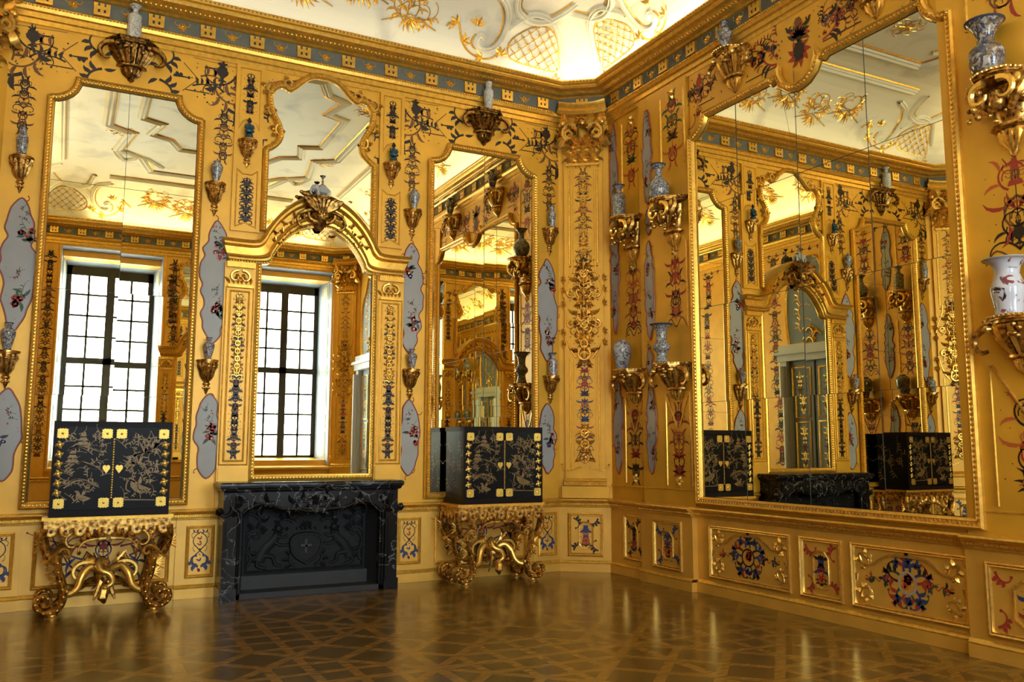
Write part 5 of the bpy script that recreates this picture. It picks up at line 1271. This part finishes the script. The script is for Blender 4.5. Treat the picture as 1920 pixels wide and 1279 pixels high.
for sg in (-1,1):
    def Q(x,z): return (cx+sg*x,z)
    # rampant lion
    for pts,w0,w1 in (([(.50,.34),(.44,.46),(.34,.56),(.30,.66)],.12,.08),([(.33,.60),(.26,.58),(.20,.60)],.04,.03),([(.36,.55),(.28,.50),(.19,.50)],.04,.03),([(.47,.40),(.36,.38),(.33,.30),(.26,.28)],.06,.03),([(.50,.38),(.52,.30),(.46,.27),(.42,.26)],.06,.03),([(.52,.42),(.62,.46),(.60,.58),(.52,.62),(.56,.70)],.025,.015)):
        stroke(m,FI,spline([Q(*p) for p in pts],4),w0,w1,'iron',n,.026)
    for q in range(7): a=q*.9; leaf(m,FI,*Q(.31,.66),a,.07,.035,'iron',n+.008,.02)
    blob(m,FI.P(*Q(.305,.675),n+.02),(.035,.02,.04),'iron',8,6)
    for x,z,a,L,kk in ((.05,.84,.1,.4,6),(.62,.84,PI,.4,9),(.62,.30,2.4,.3,-12),(.63,.62,2.0,.3,14),(.1,.27,.2,.3,12),(.15,.74,.8,.3,-12)): curl(m,FI,*Q(x,z),(a if sg>0 else PI-a),L,sg*kk*.5,sg*kk*2,.03,'iron',n,.018,3)
rb(m,'fireback',smooth=40)

# ------------------------------------------------------------------ cabinets on consoles
def make_cabinet():
    w,d,h=1.02,.55,.88; root=empty('lacquer_cabinet',(0,0,0)); F=Fr((0,-d,0),(1,0),(0,-1))
    m=MB(); box(m,(-w/2,-d,0),(w/2,0,.06),'lacwood'); box(m,(-w/2,-d,h-.05),(w/2,0,h),'lacwood'); box(m,(-w/2+.012,-d+.012,.06),(w/2-.012,-.005,h-.05),'lacquer')
    for sg in (-1,1): box(m,*( [(-w/2,-d,.06),(-w/2+.03,-d+.03,h-.05)] if sg<0 else [(w/2-.03,-d,.06),(w/2,-d+.03,h-.05)]),'lacwood')
    for sg in (-1,1):
        FS=Fr((sg*(w/2-.011),0,0),(0,-1),(sg,0)); r=random.Random(3)
        for j in range(10): curl(m,FS,r.uniform(.1,.45),r.uniform(.15,.6),r.uniform(0,3),.25,r.uniform(-8,8),r.uniform(-20,20),.008,'lacgold',.0015,0,3)
    m.build('cabinet_body',parent=root,smooth=0)
    def plate(mm,x,z,s,n): # serrated square mount
        k=28; pts=[]
        for i in range(k):
            a=2*PI*i/k; c_,s_=math.cos(a),math.sin(a); q=1/max(abs(c_),abs(s_)); q=min(q,1.25); q*=(1.0 if i%2 else .86); pts.append((x+s*q*c_,z+s*q*s_))
        slab(mm,F,pts,'brass',n-.001,n+.005); dot(mm,F,x,z,s*.25,'gold',n+.005,.004,8)
    for sg in (-1,1):
        a,b=sorted((sg*.006,sg*(w/2-.03))); m=MB(); fbox(m,F,a,b,.065,h-.055,-.012,.008,'lacquer'); n=.0095; r=random.Random(11 if sg<0 else 23); c=(a+b)/2
        # gold lacquer landscape: hillocks, pavilions, trees, birds
        if sg<0:
            for z in (.60,.44,.28): 
                for j in range(3): stroke(m,F,spline([(a+.07+r.uniform(0,.05),z+r.uniform(-.03,.03)),(c-.05,z+.05+r.uniform(0,.03)),(c+.08,z+r.uniform(0,.05)),(b-.09,z-.02)],4),.012,.005,'lacgold',n)
            for (x,z) in ((c-.02,.66),(c-.10,.50)):
                for q in range(3): poly(m,F,[(x-.06+.015*q,z+.04*q),(x+.06-.015*q,z+.04*q),(x+.035-.012*q,z+.028+.04*q),(x-.035+.012*q,z+.028+.04*q)],'lacgold',n+.0003)
            bird(m,F,c+.02,.14,.11,'lacgold',n,-1)
        else:
            for (x,z) in ((c+.03,.58),(c+.10,.62),(c-.03,.48)): 
                for q in range(9): leaf(m,F,x,z,r.uniform(0,PI),r.uniform(.08,.16),.018,'lacgold',n,0,r.uniform(-1,1))
            bird(m,F,c+.02,.20,.17,'lacgold',n,-1); stroke(m,F,spline([(c-.02,.3),(c-.10,.33),(c-.12,.25),(c-.08,.22)],4),.014,.008,'lacgold',n)
            figure(m,F,c-.10,.44,.12,'lacgold','lacgold',n); figure(m,F,c+.14,.40,.12,'lacgold','lacgold',n)
            stroke(m,F,[(a+.08,.15),(b-.10,.14)],.012,.008,'lacgold',n)
        for j in range(46):
            x=r.uniform(a+.08,b-.09); z=r.uniform(.12,.76); curl(m,F,x,z,r.uniform(0,PI),r.uniform(.06,.14),r.uniform(-10,10),r.uniform(-30,30),.006,'lacgold',n,0,2)
        dr=m.build('cabinet_door',parent=root,smooth=0)
        for x in (sg*.062,sg*(w/2-.075)):
            for z in (.125,h-.115):
                mm=MB(); plate(mm,x,z,.048,.009); mm.build('corner_mount',parent=dr,smooth=0)
        for j in range(6):
            mm=MB(); z=.22+j*.088
            for q in range(4): leaf(mm,F,sg*(w/2-.055),z,q*PI/2,.042,.030,'brass',.0095,.006)
            dot(mm,F,sg*(w/2-.055),z,.014,'gold',.0125,.006); mm.build('hinge',parent=dr)
        mm=MB(); hp=[(0,-.045),(.032,0),(.03,.025),(.015,.034),(0,.025),(-.015,.034),(-.03,.025),(-.032,0)]; slab(mm,F,[(sg*.055+x,.44+z) for x,z in hp],'brass',.008,.013); mm.build('lock_plate',parent=dr,smooth=0)
    m=MB(); 
    for j in range(24): blob(m,(0,-d-.012,.17+j*.0235),(.010,.008,.013),'brass',6,4)
    m.build('centre_beading',parent=root); return root
def make_console():
    root=empty('console_table',(0,0,0)); w,d,h=1.12,.52,.905; F=Fr((0,-d,0),(1,0),(0,-1))
    m=MB(); box(m,(-w/2,-d-.04,h-.03),(w/2,0,h),'mould'); box(m,(-w/2+.015,-d-.025,h-.045),(w/2-.015,0,h-.03),'antique'); m.build('table_top',parent=root,smooth=0)
    m=MB()
    fbox(m,F,-w/2+.03,w/2-.03,h-.11,h-.045,-.02,.005,'antique')
    for sx in (-1,1): box(m,(sx*(w/2-.03)-.012,-d,h-.11),(sx*(w/2-.03)+.012,-.02,h-.045),'antique')
    for i in range(9): 
        x=-w/2+.08+(w-.16)*i/8; pts=[(x-.055,h-.10),(x-.045,h-.15),(x-.015,h-.175),(x+.015,h-.175),(x+.045,h-.15),(x+.055,h-.10)]
        slab(m,F,pts,'antique',-.012,.012); sweep(m,F,spline(pts,2),[(-.007,0),(0,.012),(.007,0)],'gold',base=.012); dot(m,F,x,h-.13,.016,'dark',.0135,.004)
    for sx in (-1,1):
        Fs=Fr((sx*(w/2-.018),0,0),(0,-1),(sx,0))
        for i in range(5):
            x=.06+.10*i; pts=[(x-.05,h-.10),(x-.035,h-.15),(x,h-.17),(x+.035,h-.15),(x+.05,h-.10)]; slab(m,Fs,pts,'antique',-.012,.010)
    for sx in (-1,1):
        curl(m,F,sx*.02,h-.20,(-.3 if sx>0 else PI+.3),.30,sx*6,-sx*16,.03,'antique',.012,.02,4); curl(m,F,sx*.30,h-.14,(-.5 if sx>0 else PI+.5),.22,-sx*5,-sx*25,.03,'antique',.01,.02,2)
    m.build('apron',parent=root,smooth=40)
    def leg(sx,front):
        m=MB(); y=-d+.02 if front else -.09; s=sx
        def X(x,z,yy=0): return (s*x,y+yy,z)
        T=lambda p,r,mt,fl=1.7,dy=0: tube(m,[X(a,b,dy) for a,b in p],r,mt,8,flat=fl)
        up=spline([(.53,h-.10),(.54,h-.20),(.52,.61),(.485,.535)],4); T(up,[.036]*len(up),'antique')
        T([(.535,.492),(.47,.54),(.40,.592)],[.017,.019,.017],'gold',3.2)
        body=spline([(.41,.56),(.405,.47),(.39,.36),(.355,.26),(.345,.17),(.375,.09),(.44,.055),(.515,.065),(.565,.12),(.55,.185),(.495,.20),(.45,.165),(.46,.115),(.505,.11),(.512,.135)],4); n_=len(body)
        T(body,[.032 if q<n_*.45 else .032-.022*(q-n_*.45)/(n_*.55) for q in range(n_)],'antique')
        T([(a+.0,b) for a,b in body],[.012]*n_,'gold',5.6)
        cl=spline([(.43,.50),(.42,.575),(.375,.615),(.325,.60),(.312,.555),(.345,.535),(.365,.562)],4); T(cl,[.024-.0005*q for q in range(len(cl))],'gold',2.0)
        blob(m,X(.500,.130,-.01),(.022,.07,.022),'gold',8,6); lathe(m,[(.062,0.001),(.064,.012),(.035,.020),(.030,.035),(.04,.05)],(s*.43,y,0),'gold',12)
        for a,b in ((.55,h-.26),(.45,.45),(.42,.36)):
            for q in range(4): tube(m,[X(a-.03,b),X(a+.02,b+.02*(q-1.5)),X(a+.055,b+.040*(q-1.5))],[.016,.015,.005],'gold',5)
        for q in range(3,n_-14,3): blob(m,X(body[q][0],body[q][1],-.058),.012,'gold',6,4)
        m.build('leg',parent=root,smooth=50)
    for sx in (-1,1): leg(sx,True); leg(sx,False)
    m=MB()  # carved eagle-like stretcher group
    for sx in (-1,1):
        tube(m,[(sx*a,-d*.60-yy,b) for a,b,yy in spline([(.345,.22,.16),(.30,.20,.15),(.235,.245,.12),(.20,.35,.08),(.14,.42,.04),(.07,.40,.02),(.04,.34,.0)],4)],[.032]*12+[.040]*13,'gold',8); blob(m,(sx*.33,-d*.60-.19,.225),(.03,.03,.03),'gold',8,6)
        tube(m,[(sx*a,-d*.5-yy,b) for a,b,yy in spline([(.34,.22,-.2),(.22,.20,-.15),(.12,.28,-.05),(.03,.30,0)],4)],.028,'antique',6)
        p=curl_pts(sx*.05,.40,(.9 if sx>0 else PI-.9),.40,-sx*3,-sx*16,12); tube(m,[(x,-d*.62,z) for x,z in p],[.030-.0012*i for i in range(13)],'gold',6)
        for q in range(5): tube(m,[(sx*.05,-d*.6,.42),(sx*(.09+.02*q),-d*.6,.47+.02*q),(sx*(.11+.03*q),-d*.62,.55-.03*q)],[.022,.020,.006],'antique',5)
        tube(m,[(sx*.03,-d*.7,.30),(sx*.07,-d*.75,.18),(sx*.09,-d*.75,.12)],[.028,.02,.008],'antique',6)
    blob(m,(0,-d*.62,.33),(.085,.08,.11),'antique',12,8)
    sp_=spline([(.0,.46,.0),(-.06,.48,.05),(-.05,.40,.12),(.03,.36,.14),(.06,.28,.14),(.0,.24,.14)],4); tube(m,[(a,-d*.62-c_,b) for a,b,c_ in sp_],[.036-.0006*i for i in range(len(sp_))],'gold',8)
    blob(m,(-.005,-d*.62-.15,.235),(.035,.045,.032),'gold',8,6); tube(m,[(-.01,-d*.62-.16,.22),(-.02,-d*.62-.18,.15),(.0,-d*.62-.17,.10)],[.04,.045,.012],'antique',6)
    m.build('carved_stretcher',parent=root,smooth=50); return root
con=make_console(); cab=make_cabinet()
con2=copy_tree(con); cab2=copy_tree(cab)
for o,x,yb,lab in ((con,.44,9.58,'carved gilt console table with scroll legs under the left lacquer cabinet'),(con2,4.56,9.58,'carved gilt console table with scroll legs under the right lacquer cabinet')):
    o.location=(x,yb,0); tag(o,lab,'console table','gilt console tables')
for o,x,yb,lab in ((cab,.44,9.55,'black lacquer cabinet with gilt mounts standing left of the fireplace'),(cab2,4.57,9.55,'black lacquer cabinet with gilt mounts standing right of the fireplace')):
    o.location=(x,yb,.906); tag(o,lab,'cabinet','black lacquer cabinets')

# ------------------------------------------------------------------ light
w=bpy.data.worlds.new('sky'); bpy.context.scene.world=w; w.use_nodes=True; bg=w.node_tree.nodes['Background']; bg.inputs[0].default_value=(.88,.94,1.0,1); bg.inputs[1].default_value=19.0
def area(name,loc,rot,sx,sy,power,col):
    li=bpy.data.lights.new(name,'AREA'); li.shape='RECTANGLE'; li.size=sx; li.size_y=sy; li.energy=power; li.color=col
    o=bpy.data.objects.new(name,li); C.objects.link(o); o.location=loc; o.rotation_euler=rot; return o
warm=(1.0,.82,.50)
zc=6.395
def strip(F,s0,s1,power,n=.25):   # lamp strips lying on the cornice, shining up into the cove
    a=Vector(F.P(s0,zc,n)); b=Vector(F.P(s1,zc,n)); L=(b-a).length; c=(a+b)/2
    ang=math.atan2((b-a).y,(b-a).x); area('cornice_lamp_strip',c,(PI,0,ang),L,.06,power*L,warm)
strip(FB,4.2,9.0,4.5); strip(FK,.12,CL-.12,6); strip(FA,4.9,5.5,3); strip(FA,-.3,4.9,.7); strip(FCw,.3,5.3,7); strip(FB,-.5,4.2,6); strip(FD,-.5,9.0,6)

# ------------------------------------------------------------------ camera
cd=bpy.data.cameras.new('camera'); cam=bpy.data.objects.new('camera',cd); C.objects.link(cam)
cd.sensor_fit='HORIZONTAL'; cd.sensor_width=36; cd.lens=36*1615.2/1920; cd.clip_start=.05
yaw,pit,rol=R(27.424),R(7.0375),R(.1011)
fw=Vector((math.sin(yaw)*math.cos(pit),math.cos(yaw)*math.cos(pit),math.sin(pit))); rt=Vector((math.cos(yaw),-math.sin(yaw),0)); up=rt.cross(fw)
r2=rt*math.cos(rol)+up*math.sin(rol); u2=-rt*math.sin(rol)+up*math.cos(rol)
mt=Matrix((r2,u2,-fw)).transposed().to_4x4(); mt.translation=Vector((0,0,1.55)); cam.matrix_world=mt
sc=bpy.context.scene; sc.camera=cam
sc.view_settings.view_transform='Standard'; sc.view_settings.look='None'; sc.view_settings.exposure=0.52; sc.view_settings.gamma=1.0; sc.view_settings.use_curve_mapping=False
cy=sc.cycles; cy.max_bounces=9; cy.diffuse_bounces=4; cy.glossy_bounces=7; cy.transparent_max_bounces=8; cy.transmission_bounces=4; cy.sample_clamp_indirect=6; cy.sample_clamp_direct=0; cy.caustics_reflective=False; cy.caustics_refractive=False
cy.use_denoising=True
